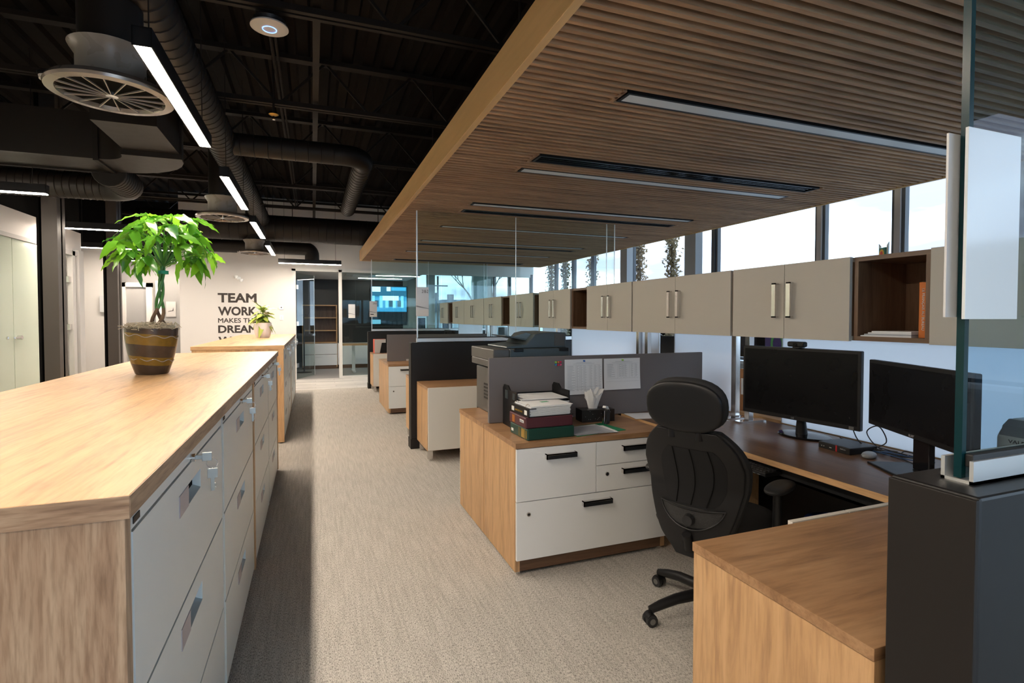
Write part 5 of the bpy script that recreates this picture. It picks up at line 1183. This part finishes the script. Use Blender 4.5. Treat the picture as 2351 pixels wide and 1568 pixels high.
officelight(1.5, 14.2, 'linear light in the far office, the nearer one'); officelight(1.2, 15.3, 'linear light in the far office, the farther one')
t = thing('wall_reflection_panel', 'dark wall panel glowing with a painted blue window reflection in the far office', 'screen', (1.62, 16.33, 1.22)); part('frame', MB().box(0, 1.10, 0, .05, 0, 1.18), M_plasticb, t)  # dark panel whose glowing blue areas paint a window reflection
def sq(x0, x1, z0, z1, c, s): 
    mt = mat('reflection_blue_%d' % int(c[2] * 1000 + c[0] * 100), (0, 0, 0), .3, emit=c, es=s); part('painted_reflection', MB().box(x0, x1, -.004 - .0004 * len(kids(t)), -.003, z0, z1), mt, t)
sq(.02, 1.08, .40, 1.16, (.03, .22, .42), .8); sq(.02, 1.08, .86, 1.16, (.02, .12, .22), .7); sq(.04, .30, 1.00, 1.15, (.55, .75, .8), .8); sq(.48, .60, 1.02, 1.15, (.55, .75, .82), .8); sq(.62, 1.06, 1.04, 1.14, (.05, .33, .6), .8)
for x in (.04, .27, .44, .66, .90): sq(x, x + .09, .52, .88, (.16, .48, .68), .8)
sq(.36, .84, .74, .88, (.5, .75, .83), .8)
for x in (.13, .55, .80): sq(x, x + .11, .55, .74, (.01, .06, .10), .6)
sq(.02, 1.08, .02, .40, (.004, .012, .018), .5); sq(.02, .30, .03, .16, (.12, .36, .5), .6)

# ================================================================ OUTSIDE
random.seed(9)
M_bk = mat('outdoor_bark', (.10, .08, .07), .9)
def baretree(x, y, h, lab):
    t = thing('bare_tree', lab, 'tree', (x, y, -.3), group='bare winter trees outside'); m = MB()
    def br(p, d, L, r, n):
        q = p + d * L; m.tube([p, (p + q) / 2 + Vector((random.uniform(-.04, .04) * L, random.uniform(-.04, .04) * L, 0)), q], [r, r * .8, r * .6], 5, cap=False)
        if n == 0: return
        for _ in range(3 if n > 2 else 4):
            nd = (d + Vector((random.uniform(-.65, .65), random.uniform(-.65, .65), random.uniform(-.1, .45)))).normalized(); br(q, nd, L * random.uniform(.6, .8), r * .58, n - 1)
    part('trunk', MB().tube([(0, 0, 0), (.05, 0, h * .25)], [.16, .12], 10), M_bk, t, smooth=True)
    br(Vector((.05, 0, h * .25)), Vector((0, 0, 1)), h * .25, .10, 5); part('branches', m, M_bk, t)
baretree(7.9, 27, 5.2, 'bare winter tree outside the end window, right of the roof'); baretree(10.2, 30, 5.5, 'bare winter tree farther outside the end window')
t = thing('house', 'low house with a dark pitched roof and chimneys outside the end window', 'building', (6.2, 38, -.3))
part('wall', MB().box(0, 7, 0, 5, 0, 2.2), mat('house_render', (.40, .42, .45), .8), t); part('roof', MB().prism([(-.5, 2.2), (7.5, 2.2), (4.4, 3.05), (2.6, 3.05)], 'y', -.4, 5.4), mat('house_roof', (.06, .07, .09), .8), t)
part('chimney', MB().box(1.9, 2.5, 1, 1.5, 2.8, 3.6), mat('chimney_brick', (.10, .07, .07), .9), t); part('chimney', MB().box(3.4, 3.8, 1, 1.5, 2.9, 3.5), mat('chimney_brick', (.10, .07, .07), .9), t)
for x in (.6, 2.6, 4.8): w_ = part('window', MB().box(x, x + .9, -.03, .02, .9, 1.8), M_wall, t); part('pane', MB().box(x + .08, x + .82, -.04, -.03, .98, 1.72), M_screen, w_)
t = thing('utility_pole', 'dark utility pole with a crossarm outside the end window', 'pole', (8.1, 36, -.3)); part('post', MB().cyl((0, 0, 0), (0, 0, 4.6), .07, 10), M_bk, t); part('crossarm', MB().box(-.7, .7, -.05, .05, 3.9, 3.98), M_bk, t)
M_vine = leafmat('vine_leaf', (.16, .13, .07), (.40, .27, .13)); M_vine2 = mat('vine_wood', (.16, .13, .10), .9)
def vine(x, y, w, h, lab, n=3000):
    t = thing('leafy_column', lab, 'plant', (x, y, -.3), group='narrow leafy columns outside the windows')
    part('stem', MB().tube([(0, 0, 0), (.03, .02, h * .5), (0, 0, h)], [.05, .04, .02], 8), M_vine2, t, smooth=True); m = MB()
    for _ in range(n):
        p = Vector((random.gauss(0, w * .45), random.gauss(0, w * .45), random.uniform(.1, h))); a = Vector((random.uniform(-1, 1), random.uniform(-1, 1), random.uniform(-1, 1))).normalized() * .035; b = a.cross(Vector((random.uniform(-1, 1), random.uniform(-1, 1), random.uniform(-1, 1)))).normalized() * .025
        m.add([p - a, p + b, p + a, p - b], [(0, 1, 2, 3)])
    part('foliage', m, M_vine, t, kind='stuff', recalc=False)
for (y0, nm) in ((8.35, 'beyond the first thin mullion left of the grey pier'), (9.45, 'second from the right, beyond the grey pier'), (11.4, 'third from the right'), (12.9, 'fourth from the right'), (13.8, 'farthest of them')):
    s = 6.4 / 5.5; vine(6.4, y0 * 1.0, .13, 4.6, 'narrow column of reddish green vine outside the right windows, ' + nm)
def autumn(x, y, h, r, lab, n=3200, z0=.45, dense=1.):
    t = thing('autumn_tree', lab, 'tree', (x, y, -.3), group='autumn trees outside the right windows'); m = MB()
    part('trunk', MB().tube([(0, 0, 0), (.06, .05, h * .4), (0, 0, h * .9)], [.10, .07, .02], 8), M_vine2, t, smooth=True)
    for _ in range(n):
        d = Vector((random.gauss(0, 1), random.gauss(0, 1), random.gauss(0, 1))).normalized() * r * random.random() ** .4; p = d + Vector((0, 0, h * .7)); p.z = p.z if p.z > h * z0 else h * z0 + random.random() * .6
        a = Vector((random.uniform(-1, 1), random.uniform(-1, 1), random.uniform(-1, 1))).normalized() * .045; b = a.cross(Vector((random.uniform(-1, 1), random.uniform(-1, 1), random.uniform(-1, 1)))).normalized() * .032
        m.add([p - a, p + b, p + a, p - b], [(0, 1, 2, 3)])
    part('foliage', m, M_vine, t, kind='stuff', recalc=False)
autumn(9.0, 3.0, 5.4, 1.25, 'autumn tree with orange leaves at the far right edge', 700)
